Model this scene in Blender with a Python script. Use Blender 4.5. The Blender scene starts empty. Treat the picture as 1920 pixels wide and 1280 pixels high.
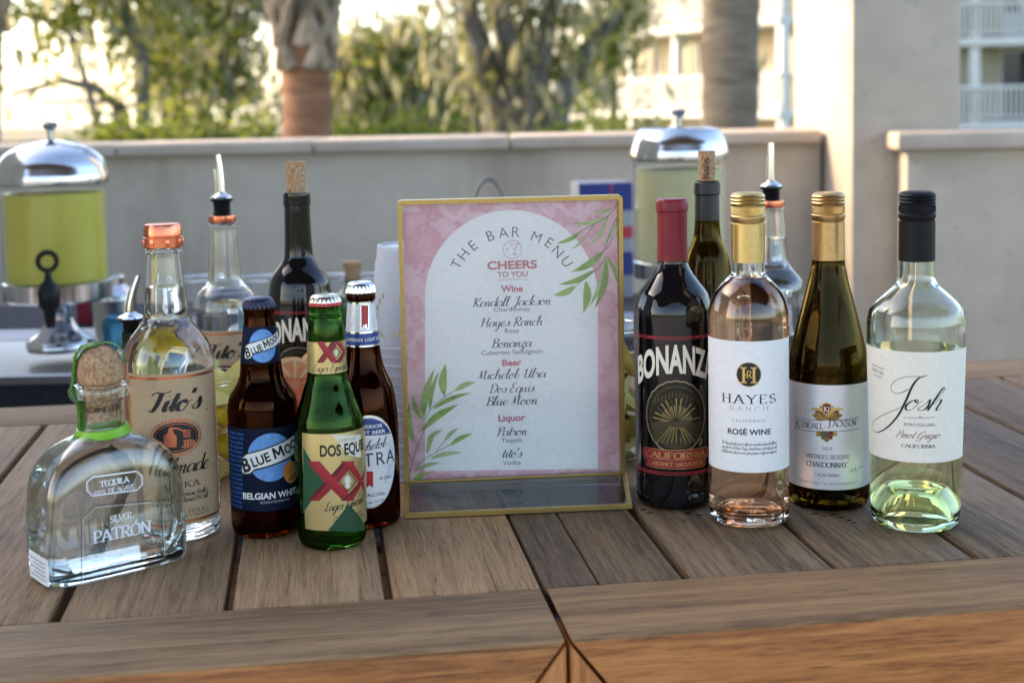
import bpy, bmesh, math, random
import numpy as np
from mathutils import Vector, Matrix
from mathutils.geometry import tessellate_polygon
random.seed(7)
rng = np.random.default_rng(7)
SC = bpy.context.scene
COL = SC.collection
PI = math.pi
R = math.radians

# ------------------------------------------------------------------ camera
ZT = 0.76                       # height of the bar table top
CAMZ = ZT + 0.389
FPX, PX0, PY0 = 2660.0, 960.0, 433.0
PITCH, ROLL = math.atan((PY0 - 185.0) / FPX), R(1.15)
cam_d = bpy.data.cameras.new('camera')
cam = bpy.data.objects.new('camera', cam_d); COL.objects.link(cam)
cam_d.sensor_width = 36.0
cam_d.lens = FPX / 1920 * 36
cam_d.shift_y = -(640 - PY0) / 1920
cam_d.clip_start = 0.05; cam_d.clip_end = 3000
F_ = Vector((0, math.cos(PITCH), -math.sin(PITCH)))
U_ = Vector((0, math.sin(PITCH), math.cos(PITCH)))
X_ = Vector((1, 0, 0))
RT = X_ * math.cos(ROLL) - U_ * math.sin(ROLL)
UP = U_ * math.cos(ROLL) + X_ * math.sin(ROLL)
CAM = Vector((0, 0, CAMZ))
cam.matrix_world = Matrix(((RT.x, UP.x, -F_.x, 0), (RT.y, UP.y, -F_.y, 0), (RT.z, UP.z, -F_.z, CAMZ), (0, 0, 0, 1)))
SC.camera = cam
cam_d.dof.use_dof = True
cam_d.dof.focus_distance = 1.32
cam_d.dof.aperture_fstop = 6.2
cam_d.dof.aperture_blades = 0

# ------------------------------------------------------------------ light
SUN_EL, SUN_AZ = R(26), Vector((-1.0, 0.35, 0)).normalized()      # towards the sun
W = bpy.data.worlds.new('World'); SC.world = W; W.use_nodes = True
wn = W.node_tree.nodes; wl = W.node_tree.links
sky = wn.new('ShaderNodeTexSky'); sky.sky_type = 'NISHITA'; sky.sun_disc = False
sky.sun_elevation = SUN_EL
sky.sun_rotation = math.atan2(SUN_AZ.x, SUN_AZ.y)
sky.air_density = 0.8; sky.dust_density = 2.2; sky.ozone_density = 0.0
wl.new(sky.outputs[0], wn['Background'].inputs[0])
wn['Background'].inputs[1].default_value = 0.15
sun_d = bpy.data.lights.new('sun', 'SUN'); sun_d.energy = 0.85; sun_d.angle = R(0.5); sun_d.color = (1.0, 0.70, 0.38)
sun = bpy.data.objects.new('sun', sun_d); COL.objects.link(sun)
sd = Vector((SUN_AZ.x * math.cos(SUN_EL), SUN_AZ.y * math.cos(SUN_EL), math.sin(SUN_EL)))
sun.rotation_euler = sd.to_track_quat('Z', 'Y').to_euler()
sun.location = (-6, 6, 5)

SC.view_settings.view_transform = 'Standard'
SC.view_settings.look = 'None'
SC.view_settings.exposure = 2.3
SC.view_settings.gamma = 1.0
SC.cycles.use_denoising = True
SC.cycles.max_bounces = 24
SC.cycles.transmission_bounces = 24
SC.cycles.transparent_max_bounces = 16
SC.cycles.glossy_bounces = 6
SC.cycles.diffuse_bounces = 4
SC.cycles.caustics_refractive = True
SC.cycles.caustics_reflective = True
SC.cycles.blur_glossy = 0.3
SC.cycles.sample_clamp_indirect = 8.0

# ------------------------------------------------------------------ geometry helpers
def ray(px, py):
    return (RT * ((px - PX0) / FPX) + UP * ((PY0 - py) / FPX) + F_)
def proj(p):
    v = Vector(p) - CAM
    d = v.dot(F_)
    return PX0 + FPX * v.dot(RT) / d, PY0 - FPX * v.dot(UP) / d, d
def onz(px, py, z=ZT):
    r = ray(px, py); t = (z - CAMZ) / r.z
    return CAM + r * t
def ony(px, py, y):
    r = ray(px, py); return CAM + r * (y / r.y)

def tag(o, label=None, cat=None, group=None, kind=None):
    if label: o['label'] = label
    if cat: o['category'] = cat
    if group: o['group'] = group
    if kind: o['kind'] = kind
    return o
def empty(name, loc=(0, 0, 0), rz=0.0, label=None, cat=None, group=None):
    o = bpy.data.objects.new(name, None); COL.objects.link(o)
    o.empty_display_size = 0.05
    o.location = loc; o.rotation_euler = (0, 0, rz)
    return tag(o, label, cat, group)
def link(name, me, mats, parent=None, smooth=True, sharp=35):
    if isinstance(me, bmesh.types.BMesh):
        bm = me
        bmesh.ops.recalc_face_normals(bm, faces=bm.faces[:]) if getattr(link, 'recalc', True) else None
        me = bpy.data.meshes.new(name); bm.to_mesh(me); bm.free()
    if not isinstance(mats, (list, tuple)): mats = [mats]
    for m in mats: me.materials.append(m)
    if smooth and len(me.polygons):
        me.polygons.foreach_set('use_smooth', [True] * len(me.polygons))
        me.set_sharp_from_angle(angle=R(sharp))
    o = bpy.data.objects.new(name, me); COL.objects.link(o)
    if parent: o.parent = parent
    return o
def copy_tree(o, parent=None):
    c = o.copy(); COL.objects.link(c)
    if parent: c.parent = parent
    for ch in list(o.children): copy_tree(ch, c)
    return c

def add_box(bm, x0, x1, y0, y1, z0, z1, bevel=0.0, M=None, mi=0, segs=2):
    r = bmesh.ops.create_cube(bm, size=1.0)
    vs = r['verts']
    bmesh.ops.scale(bm, vec=(x1 - x0, y1 - y0, z1 - z0), verts=vs)
    bmesh.ops.translate(bm, vec=((x0 + x1) / 2, (y0 + y1) / 2, (z0 + z1) / 2), verts=vs)
    if M is not None: bmesh.ops.transform(bm, matrix=M, verts=vs)
    fs = list({f for v in vs for f in v.link_faces})
    for f in fs: f.material_index = mi
    if bevel > 0:
        es = list({e for v in vs for e in v.link_edges})
        g = bmesh.ops.bevel(bm, geom=es, offset=bevel, segments=segs, affect='EDGES', profile=0.5)
        vs = list({v for f in g['faces'] for v in f.verts} | {v for v in vs if v.is_valid})
    return [v for v in vs if v.is_valid]

def spl(pts, n=4):
    """Catmull-Rom through 2-D points (repeat a point for a corner)."""
    out = []
    P = [pts[0]] + list(pts) + [pts[-1]]
    for i in range(1, len(P) - 2):
        p0, p1, p2, p3 = [np.array(P[i + k], float) for k in (-1, 0, 1, 2)]
        if np.allclose(p1, p2): continue
        for k in range(n):
            t = k / n
            out.append(tuple(0.5 * ((2 * p1) + (-p0 + p2) * t + (2 * p0 - 5 * p1 + 4 * p2 - p3) * t * t + (-p0 + 3 * p1 - 3 * p2 + p3) * t ** 3)))
    out.append(tuple(pts[-1]))
    return out

def lathe(bm, prof, segs=64, mi=0, mod=None, close=False, M=None):
    """prof: (r, z) list; r <= 0 is a pole. mod(theta, r, z, i) -> r."""
    rings = []
    for i, (r, z) in enumerate(prof):
        if r <= 1e-6:
            rings.append([bm.verts.new((0, 0, z))])
        else:
            rings.append([bm.verts.new(((mod(2 * PI * k / segs, r, z, i) if mod else r) * math.cos(2 * PI * k / segs),
                                        (mod(2 * PI * k / segs, r, z, i) if mod else r) * math.sin(2 * PI * k / segs), z)) for k in range(segs)])
    pairs = list(zip(rings[:-1], rings[1:]))
    if close: pairs.append((rings[-1], rings[0]))
    for a, b in pairs:
        if len(a) == 1 and len(b) == 1: continue
        for k in range(segs):
            k2 = (k + 1) % segs
            if len(a) == 1: f = bm.faces.new((a[0], b[k2], b[k]))
            elif len(b) == 1: f = bm.faces.new((a[k], a[k2], b[0]))
            else: f = bm.faces.new((a[k], a[k2], b[k2], b[k]))
            f.material_index = mi
    if M is not None:
        bmesh.ops.transform(bm, matrix=M, verts=[v for r in rings for v in r])
    return [v for r in rings for v in r]

def tube(bm, pts, rad, segs=8, mi=0, cap=True):
    """pts: 3-D points, rad: number or list."""
    pts = [Vector(p) for p in pts]
    n = len(pts)
    rads = rad if isinstance(rad, (list, tuple)) else [rad] * n
    up = None; rings = []
    for i, p in enumerate(pts):
        t = (pts[min(i + 1, n - 1)] - pts[max(i - 1, 0)]).normalized()
        if up is None:
            up = t.orthogonal().normalized()
        else:
            up = (up - t * up.dot(t)); up = up.normalized() if up.length > 1e-6 else t.orthogonal().normalized()
        s = t.cross(up)
        rings.append([bm.verts.new(p + (up * math.cos(2 * PI * k / segs) + s * math.sin(2 * PI * k / segs)) * rads[i]) for k in range(segs)])
    for a, b in zip(rings[:-1], rings[1:]):
        for k in range(segs):
            f = bm.faces.new((a[k], a[(k + 1) % segs], b[(k + 1) % segs], b[k])); f.material_index = mi
    if cap:
        f = bm.faces.new(rings[0][::-1]); f.material_index = mi
        f = bm.faces.new(rings[-1]); f.material_index = mi
    return [v for r in rings for v in r]

# ------------------------------------------------------------------ materials
def hx(h):
    h = h.lstrip('#')
    c = [int(h[i:i + 2], 16) / 255 for i in (0, 2, 4)]
    return tuple(v / 12.92 if v <= 0.04045 else ((v + 0.055) / 1.055) ** 2.4 for v in c)
def c4(c): return (c[0], c[1], c[2], 1.0)
def new_mat(name):
    m = bpy.data.materials.new(name); m.use_nodes = True
    return m, m.node_tree.nodes, m.node_tree.links, m.node_tree.nodes['Principled BSDF']
_mc = {}
def plain(name, col, rough=0.5, metal=0.0, coat=0.0, spec=0.5, trans=0.0, ior=1.5):
    if name in _mc: return _mc[name]
    m, n, l, b = new_mat(name)
    b.inputs['Base Color'].default_value = c4(col)
    b.inputs['Roughness'].default_value = rough
    b.inputs['Metallic'].default_value = metal
    b.inputs['Coat Weight'].default_value = coat
    b.inputs['Coat Roughness'].default_value = 0.05
    b.inputs['Specular IOR Level'].default_value = spec
    b.inputs['Transmission Weight'].default_value = trans
    b.inputs['IOR'].default_value = ior
    _mc[name] = m
    return m
def noisy(name, c1, c2, scale=30.0, rough=0.6, metal=0.0, bump=0.0, bscale=None, detail=6.0, lo=0.35, hi=0.65, stretch=(1, 1, 1), coat=0.0, spec=0.5, c3=None, rvar=0.0):
    """two- or three-tone noise material with bump."""
    if name in _mc: return _mc[name]
    m, n, l, b = new_mat(name)
    tc = n.new('ShaderNodeTexCoord'); mp = n.new('ShaderNodeMapping'); mp.inputs['Scale'].default_value = stretch
    l.new(tc.outputs['Object'], mp.inputs[0])
    nz = n.new('ShaderNodeTexNoise'); nz.inputs['Scale'].default_value = scale; nz.inputs['Detail'].default_value = detail
    nz.inputs['Roughness'].default_value = 0.62
    l.new(mp.outputs[0], nz.inputs['Vector'])
    cr = n.new('ShaderNodeValToRGB'); e = cr.color_ramp.elements
    e[0].position = lo; e[0].color = c4(c1); e[1].position = hi; e[1].color = c4(c2)
    if c3 is not None:
        k = e.new((lo + hi) / 2); k.color = c4(c3)
    l.new(nz.outputs[0], cr.inputs[0]); l.new(cr.outputs[0], b.inputs['Base Color'])
    b.inputs['Roughness'].default_value = rough; b.inputs['Metallic'].default_value = metal
    b.inputs['Coat Weight'].default_value = coat; b.inputs['Specular IOR Level'].default_value = spec
    if rvar:
        mr = n.new('ShaderNodeMapRange'); mr.inputs[3].default_value = rough - rvar; mr.inputs[4].default_value = rough + rvar
        l.new(nz.outputs[0], mr.inputs[0]); l.new(mr.outputs[0], b.inputs['Roughness'])
    if bump:
        n2 = n.new('ShaderNodeTexNoise'); n2.inputs['Scale'].default_value = bscale or scale * 3; n2.inputs['Detail'].default_value = 5
        l.new(mp.outputs[0], n2.inputs['Vector'])
        bp = n.new('ShaderNodeBump'); bp.inputs['Strength'].default_value = bump; bp.inputs['Distance'].default_value = 0.004
        l.new(n2.outputs[0], bp.inputs['Height']); l.new(bp.outputs[0], b.inputs['Normal'])
    _mc[name] = m
    return m
def glass(name, col=(1, 1, 1), ior=1.5, rough=0.0, wobble=0.0):
    if name in _mc: return _mc[name]
    m, n, l, b = new_mat(name)
    n.remove(b)
    g = n.new('ShaderNodeBsdfGlass'); g.inputs['Color'].default_value = c4(col); g.inputs['IOR'].default_value = ior
    g.inputs['Roughness'].default_value = rough
    l.new(g.outputs[0], n['Material Output'].inputs[0])
    if wobble:
        tc = n.new('ShaderNodeTexCoord'); nz = n.new('ShaderNodeTexNoise'); nz.inputs['Scale'].default_value = 45
        nz.inputs['Detail'].default_value = 1.5
        bp = n.new('ShaderNodeBump'); bp.inputs['Strength'].default_value = wobble; bp.inputs['Distance'].default_value = 0.002
        l.new(tc.outputs['Object'], nz.inputs['Vector']); l.new(nz.outputs[0], bp.inputs['Height']); l.new(bp.outputs[0], g.inputs['Normal'])
    _mc[name] = m
    return m

def wood(name, c1, c2, c3, grey, fib=1.0, bump=0.25, rough=0.62, greyamt=0.5):
    """weathered teak; reads the point attributes 'grain' (metres across, along, up) and 'tone'."""
    m, n, l, b = new_mat(name)
    at = n.new('ShaderNodeAttribute'); at.attribute_name = 'grain'
    tn = n.new('ShaderNodeAttribute'); tn.attribute_name = 'tone'
    def noise(scale, detail, rough_, dist=0.0):
        mp = n.new('ShaderNodeMapping'); mp.inputs['Scale'].default_value = scale
        l.new(at.outputs['Vector'], mp.inputs[0])
        z = n.new('ShaderNodeTexNoise'); z.inputs['Scale'].default_value = 1.0; z.inputs['Detail'].default_value = detail
        z.inputs['Roughness'].default_value = rough_; z.inputs['Distortion'].default_value = dist
        l.new(mp.outputs[0], z.inputs['Vector']); return z
    def math_(op, a, bb):
        q = n.new('ShaderNodeMath'); q.operation = op
        for i, v in enumerate((a, bb)):
            if isinstance(v, (int, float)): q.inputs[i].default_value = v
            else: l.new(v, q.inputs[i])
        return q.outputs[0]
    big = noise((9, 1.6, 9), 3, 0.5, 0.6)
    ring = noise((95, 3.0, 95), 5, 0.6, 0.8)
    fibre = noise((430, 26, 430), 5, 0.72)
    pore = noise((620, 30, 620), 3, 0.55)
    f1 = math_('MULTIPLY', ring.outputs[0], 0.46)
    f2 = math_('MULTIPLY', fibre.outputs[0], 0.46)
    f3 = math_('MULTIPLY', big.outputs[0], 0.22)
    s = math_('ADD', math_('ADD', f1, f2), f3)
    cr = n.new('ShaderNodeValToRGB'); e = cr.color_ramp.elements
    e[0].position = 0.46; e[0].color = c4(c1); e[1].position = 0.66; e[1].color = c4(c3)
    k = e.new(0.555); k.color = c4(c2)
    l.new(s, cr.inputs[0])
    # silvered patches
    mix = n.new('ShaderNodeMix'); mix.data_type = 'RGBA'; mix.inputs['B'].default_value = c4(grey)
    patch = noise((16, 3.0, 16), 5, 0.65, 0.4)
    mr = n.new('ShaderNodeMapRange'); mr.inputs[1].default_value = 0.42; mr.inputs[2].default_value = 0.68; mr.inputs[4].default_value = greyamt
    l.new(patch.outputs[0], mr.inputs[0]); l.new(mr.outputs[0], mix.inputs['Factor']); l.new(cr.outputs[0], mix.inputs['A'])
    # dark open pores
    pr = n.new('ShaderNodeMapRange'); pr.inputs[1].default_value = 0.60; pr.inputs[2].default_value = 0.72; pr.inputs[3].default_value = 1.0; pr.inputs[4].default_value = 0.42
    l.new(pore.outputs[0], pr.inputs[0])
    mul = n.new('ShaderNodeMix'); mul.data_type = 'RGBA'; mul.blend_type = 'MULTIPLY'; mul.inputs['Factor'].default_value = fib
    l.new(mix.outputs['Result'], mul.inputs['A']); l.new(pr.outputs[0], mul.inputs['B'])
    mul2 = n.new('ShaderNodeMix'); mul2.data_type = 'RGBA'; mul2.blend_type = 'MULTIPLY'; mul2.inputs['Factor'].default_value = 1.0
    l.new(mul.outputs['Result'], mul2.inputs['A']); l.new(tn.outputs['Color'], mul2.inputs['B'])
    l.new(mul2.outputs['Result'], b.inputs['Base Color'])
    b.inputs['Roughness'].default_value = rough; b.inputs['Specular IOR Level'].default_value = 0.35
    # long drying cracks and small mildew marks
    crk = noise((150, .9, 150), 3, .6, .3); ck = n.new('ShaderNodeMapRange'); ck.inputs[1].default_value = .665; ck.inputs[2].default_value = .70; ck.inputs[3].default_value = 1.0; ck.inputs[4].default_value = .42
    l.new(crk.outputs[0], ck.inputs[0])
    mld = noise((34, 16, 34), 6, .7, .2); mk = n.new('ShaderNodeMapRange'); mk.inputs[1].default_value = .66; mk.inputs[2].default_value = .74; mk.inputs[3].default_value = 1.0; mk.inputs[4].default_value = .45
    l.new(mld.outputs[0], mk.inputs[0])
    mul3 = n.new('ShaderNodeMix'); mul3.data_type = 'RGBA'; mul3.blend_type = 'MULTIPLY'; mul3.inputs['Factor'].default_value = 1.0
    l.new(mul2.outputs['Result'], mul3.inputs['A']); l.new(math_('MULTIPLY', ck.outputs[0], mk.outputs[0]), mul3.inputs['B'])
    l.new(mul3.outputs['Result'], b.inputs['Base Color'])
    bp = n.new('ShaderNodeBump'); bp.inputs['Strength'].default_value = bump; bp.inputs['Distance'].default_value = 0.0015
    hsum = math_('ADD', math_('MULTIPLY', fibre.outputs[0], 1.0), math_('MULTIPLY', ring.outputs[0], 0.9))
    hs2 = math_('ADD', math_('ADD', hsum, math_('MULTIPLY', pr.outputs[0], 0.5)), ck.outputs[0])
    l.new(hs2, bp.inputs['Height']); l.new(bp.outputs[0], b.inputs['Normal'])
    return m
# ------------------------------------------------------------------ lettering: stroke alphabets and flat drawing wrapped on labels
def _parse(d):
    out = {}
    for line in d.strip().splitlines():
        ch, adv, rest = line.strip().split(' ', 2)
        out[ch] = (float(adv), [[tuple(float(v) for v in p.split(',')) for p in st.split()] for st in rest.split('/')])
    return out
SCRIPT = _parse('''
a 0.92 .75,.8 .5,1 .2,.85 .05,.45 .2,.08 .45,.1 .7,.5 .78,.98 .74,.4 .85,.05 1.0,.2
b .8 0,.2 .25,1.2 .4,1.9 .25,2 .15,1.5 .12,.4 .3,.02 .6,.2 .65,.6 .5,.85 .3,.7
c .75 .7,.8 .5,1 .2,.85 .05,.45 .2,.05 .5,.02 .8,.25
d .95 .75,.8 .5,1 .2,.85 .05,.45 .2,.08 .45,.1 .7,.5 .85,2 .78,.6 .85,.05 1.0,.2
e .72 .05,.4 .4,.5 .62,.75 .45,1 .2,.85 .06,.45 .2,.05 .5,.03 .8,.3
g .95 .75,.8 .5,1 .2,.85 .05,.45 .2,.08 .45,.1 .7,.5 .78,.98 .72,-.3 .5,-.95 .2,-.8 .4,-.3 1.0,.2
h .9 0,.2 .3,1.3 .42,1.9 .25,2 .15,1.4 .1,0 / .1,.3 .35,.85 .6,.95 .65,.6 .62,.15 .75,.02 .95,.2
i .45 .1,.6 .25,1 .2,.3 .3,.02 .5,.2 / .27,1.4 .31,1.5
k .85 0,.2 .3,1.3 .42,1.9 .25,2 .15,1.4 .1,0 / .1,.35 .4,.9 .6,.8 .45,.5 .2,.45 .5,.1 .7,.02 .9,.2
l .45 0,.2 .3,1.2 .4,1.85 .25,2 .15,1.4 .12,.3 .25,.02 .5,.2
m 1.22 0,.6 .15,.98 .16,.5 .15,0 / .15,.4 .4,.95 .55,.8 .54,.4 .52,0 / .52,.4 .8,.95 .95,.8 .92,.15 1.05,.02 1.25,.2
n .86 0,.6 .15,.98 .16,.5 .15,0 / .15,.4 .42,.95 .6,.8 .58,.15 .7,.02 .9,.2
o .82 .5,1 .2,.85 .05,.45 .2,.05 .5,.05 .68,.5 .55,.95 .4,.9 .6,.72 .88,.85
p .82 0,.6 .15,.98 .13,0 .1,-1 / .13,.5 .4,.95 .65,.75 .6,.25 .35,.03 .15,.2
q .9 .75,.8 .5,1 .2,.85 .05,.45 .2,.08 .45,.1 .7,.5 .78,.98 .74,0 .72,-1 / .72,-.6 1,.2
r .72 0,.5 .2,1.05 .28,.85 .55,.9 .5,.3 .62,.02 .8,.2
s .66 0,.2 .35,.6 .45,1.02 .6,.5 .5,.08 .2,.03 .1,.2
t .52 0,.3 .3,1 .35,1.6 / .36,1.65 .25,.4 .35,.03 .6,.2 / .02,1.08 .6,1.15
u .95 0,.6 .15,1 .12,.3 .3,.03 .5,.2 .68,1 .66,.2 .78,.02 1,.2
v .8 0,.7 .15,1 .25,.3 .35,0 .6,.6 .65,1 .9,.9
w 1.2 0,.7 .15,1 .15,.3 .3,.05 .55,.9 .55,.3 .7,.05 .95,.9 1.2,.85
y .9 0,.6 .15,1 .15,.4 .35,.1 .6,.4 .7,1 .66,-.3 .45,-.95 .2,-.8 .4,-.3 .95,.2
z .75 0,.8 .2,1 .6,.95 .1,.05 .4,.1 .55,-.3 .4,-.8 .2,-.7 .4,-.2 .8,.2
f .6 0,.2 .3,1.3 .42,1.9 .3,2 .2,1.2 .1,-.6 .2,-1 .35,-.4 .3,.1 .6,.2
x .75 0,.8 .25,.9 .45,.1 .75,.2 / .7,.95 .05,.05
j .4 .2,.7 .3,1 .25,0 .1,-.9 -.1,-.6 .5,.2
A 1.2 0,0 .35,.9 .7,1.9 .75,.9 .85,0 / .2,.7 .5,.75 .9,.75
B 1.05 .3,1.7 .28,.9 .25,0 / 0,1.5 .3,1.85 .8,1.8 .85,1.3 .35,1 .85,.9 1,.4 .6,0 .1,.1
C 1.1 1,1.5 .8,1.9 .35,1.6 .1,.8 .3,.05 .75,.1 1,.4
D 1.25 .35,1.75 .3,.9 .25,0 / 0,1.5 .4,1.9 1,1.6 1.15,.9 .8,.15 .2,0 .05,.2
E 1.0 .95,1.6 .7,1.9 .35,1.7 .35,1.2 .65,1 .25,.85 .1,.4 .3,0 .8,.1 1,.4
G 1.1 1,1.5 .8,1.9 .35,1.6 .1,.8 .3,.05 .75,.1 .95,.8 .9,-.3 .5,-.7 .2,-.4
H 1.25 0,1.4 .25,1.85 .3,1.5 .2,0 / 1.1,1.9 .95,1 .95,.2 1.1,.05 1.3,.2 / 0,.9 .5,1 1,1.02 1.1,1.05
J .95 .3,1.5 .6,1.9 1,1.85 / .8,1.85 .65,.2 .4,-.6 .1,-.5 .3,-.1 .9,.25
K 1.1 0,1.4 .25,1.85 .3,1.5 .2,0 / 1.05,1.85 .7,1.3 .3,.95 / .35,1 .7,.3 .95,.0 1.2,.2
L 1.1 .9,1.6 .7,1.95 .45,1.6 .4,.6 .2,.1 .0,.15 .2,.3 .6,.05 1,.0 1.2,.25
M 1.3 0,.1 .2,.9 .3,1.8 .35,1.2 .45,.2 / .45,.2 .7,1.2 .95,1.85 .95,.9 .95,.3 1.05,.02 1.3,.2
P .95 .38,1.7 .3,.8 .2,-.1 / 0,1.4 .4,1.85 .9,1.75 .95,1.2 .6,.9 .3,.95
R 1.15 .38,1.7 .3,.8 .2,-.1 / 0,1.4 .4,1.85 .9,1.75 .95,1.2 .6,.9 .4,.95 .8,.3 1,.0 1.2,.2
T .95 0,1.5 .2,1.8 .6,1.75 1.0,1.8 1.2,1.95 / .65,1.75 .6,.9 .5,.3 .35,0 .1,.15
U 1.2 0,1.5 .2,1.85 .25,1.3 .2,.5 .4,.05 .75,.3 .95,1.85 .92,.3 1.05,.02 1.25,.2
V 1.0 0,1.6 .2,1.85 .3,.9 .4,0 .8,1.2 1,1.9
W 1.5 0,1.6 .2,1.85 .3,.9 .4,0 .8,1.6 .85,.7 .95,0 1.3,1.2 1.5,1.9
' .25 .15,1.95 .08,1.5
. .3 .1,.05 .14,.0
, .3 .12,.05 .02,-.25
- .5 .05,.6 .4,.6
é .72 .05,.4 .4,.5 .62,.75 .45,1 .2,.85 .06,.45 .2,.05 .5,.03 .8,.3 / .4,1.3 .6,1.6
''')
SERIF = _parse('''
A .82 0,0 .4,1 / .4,1 .8,0 / .15,.35 .65,.35
B .72 .1,0 .1,1 / .1,1 .4,1 .58,.88 .55,.6 .4,.52 .1,.52 / .1,.52 .45,.52 .65,.38 .62,.1 .42,0 .1,0
C .8 .75,.8 .55,.98 .3,.97 .08,.75 .05,.4 .2,.08 .5,.0 .75,.2
D .85 .1,0 .1,1 / .1,1 .45,1 .75,.8 .8,.45 .68,.12 .4,0 .1,0
E .68 .1,0 .1,1 / .1,1 .6,1 .6,.85 / .1,.52 .5,.52 / .1,0 .62,0 .65,.18
F .65 .1,0 .1,1 / .1,1 .6,1 .6,.85 / .1,.52 .5,.52
G .85 .75,.8 .55,.98 .3,.97 .08,.75 .05,.4 .2,.08 .5,.0 .75,.2 / .75,.2 .75,.45 .5,.45
H .86 .1,0 .1,1 / .75,0 .75,1 / .1,.52 .75,.52
I .26 .12,0 .12,1
J .5 .35,1 .35,.1 .2,-.15 .02,-.05
K .78 .1,0 .1,1 / .7,1 .1,.45 / .3,.6 .75,0
L .66 .1,0 .1,1 / .1,0 .6,0 .63,.2
M 1.0 .05,0 .12,1 / .12,1 .5,.05 / .5,.05 .88,1 / .88,1 .95,0
N .86 .1,0 .1,1 / .1,1 .75,0 / .75,0 .75,1
O .92 .45,1 .15,.85 .04,.5 .15,.12 .45,0 .75,.12 .86,.5 .75,.88 .45,1
Ó .92 .45,1 .15,.85 .04,.5 .15,.12 .45,0 .75,.12 .86,.5 .75,.88 .45,1 / .42,1.12 .62,1.3
P .68 .1,0 .1,1 / .1,1 .45,1 .65,.85 .6,.58 .4,.47 .1,.47
Q .92 .45,1 .15,.85 .04,.5 .15,.12 .45,0 .75,.12 .86,.5 .75,.88 .45,1 / .5,.2 .95,-.15
R .78 .1,0 .1,1 / .1,1 .45,1 .65,.85 .6,.58 .4,.47 .1,.47 / .35,.47 .75,0
S .66 .55,.82 .35,1 .12,.9 .1,.65 .3,.52 .52,.42 .6,.2 .4,.01 .18,.03 .05,.2
T .8 .4,0 .4,1 / 0,.85 .02,1 .4,1 / .4,1 .78,1 .8,.85
U .86 .1,1 .1,.35 .2,.05 .45,0 .68,.1 .75,.35 .75,1
V .82 0,1 .4,0 / .4,0 .8,1
W 1.12 0,1 .3,0 / .3,0 .55,1 / .55,1 .8,0 / .8,0 1.1,1
X .8 0,1 .75,0 / 0,0 .75,1
Y .8 0,1 .4,.5 / .8,1 .4,.5 / .4,.5 .4,0
Z .76 .05,.85 .05,1 .7,1 / .7,1 .03,0 / .03,0 .72,0 .75,.18
' .2 .1,1 .06,.75
. .25 .08,.06 .14,0
- .42 .05,.42 .36,.42
''')
_tcache = {}
def sans_mesh(s, bold, track):
    key = (s, bold, track)
    if key in _tcache: return _tcache[key]
    cu = bpy.data.curves.new('t', 'FONT'); cu.body = s; cu.size = 1.0; cu.offset = bold; cu.space_character = track
    cu.resolution_u = 4
    ob = bpy.data.objects.new('t', cu); COL.objects.link(ob)
    dg = bpy.context.evaluated_depsgraph_get(); dg.update()
    me = bpy.data.meshes.new_from_object(ob.evaluated_get(dg))
    vs = [tuple(v.co[:2]) for v in me.vertices]; fs = [tuple(p.vertices) for p in me.polygons]
    bpy.data.objects.remove(ob); bpy.data.curves.remove(cu); bpy.data.meshes.remove(me)
    _tcache[key] = (vs, fs); return vs, fs
_H = sans_mesh('H', 0.0, 1.0)[0]
CAP = max(v[1] for v in _H)

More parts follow.
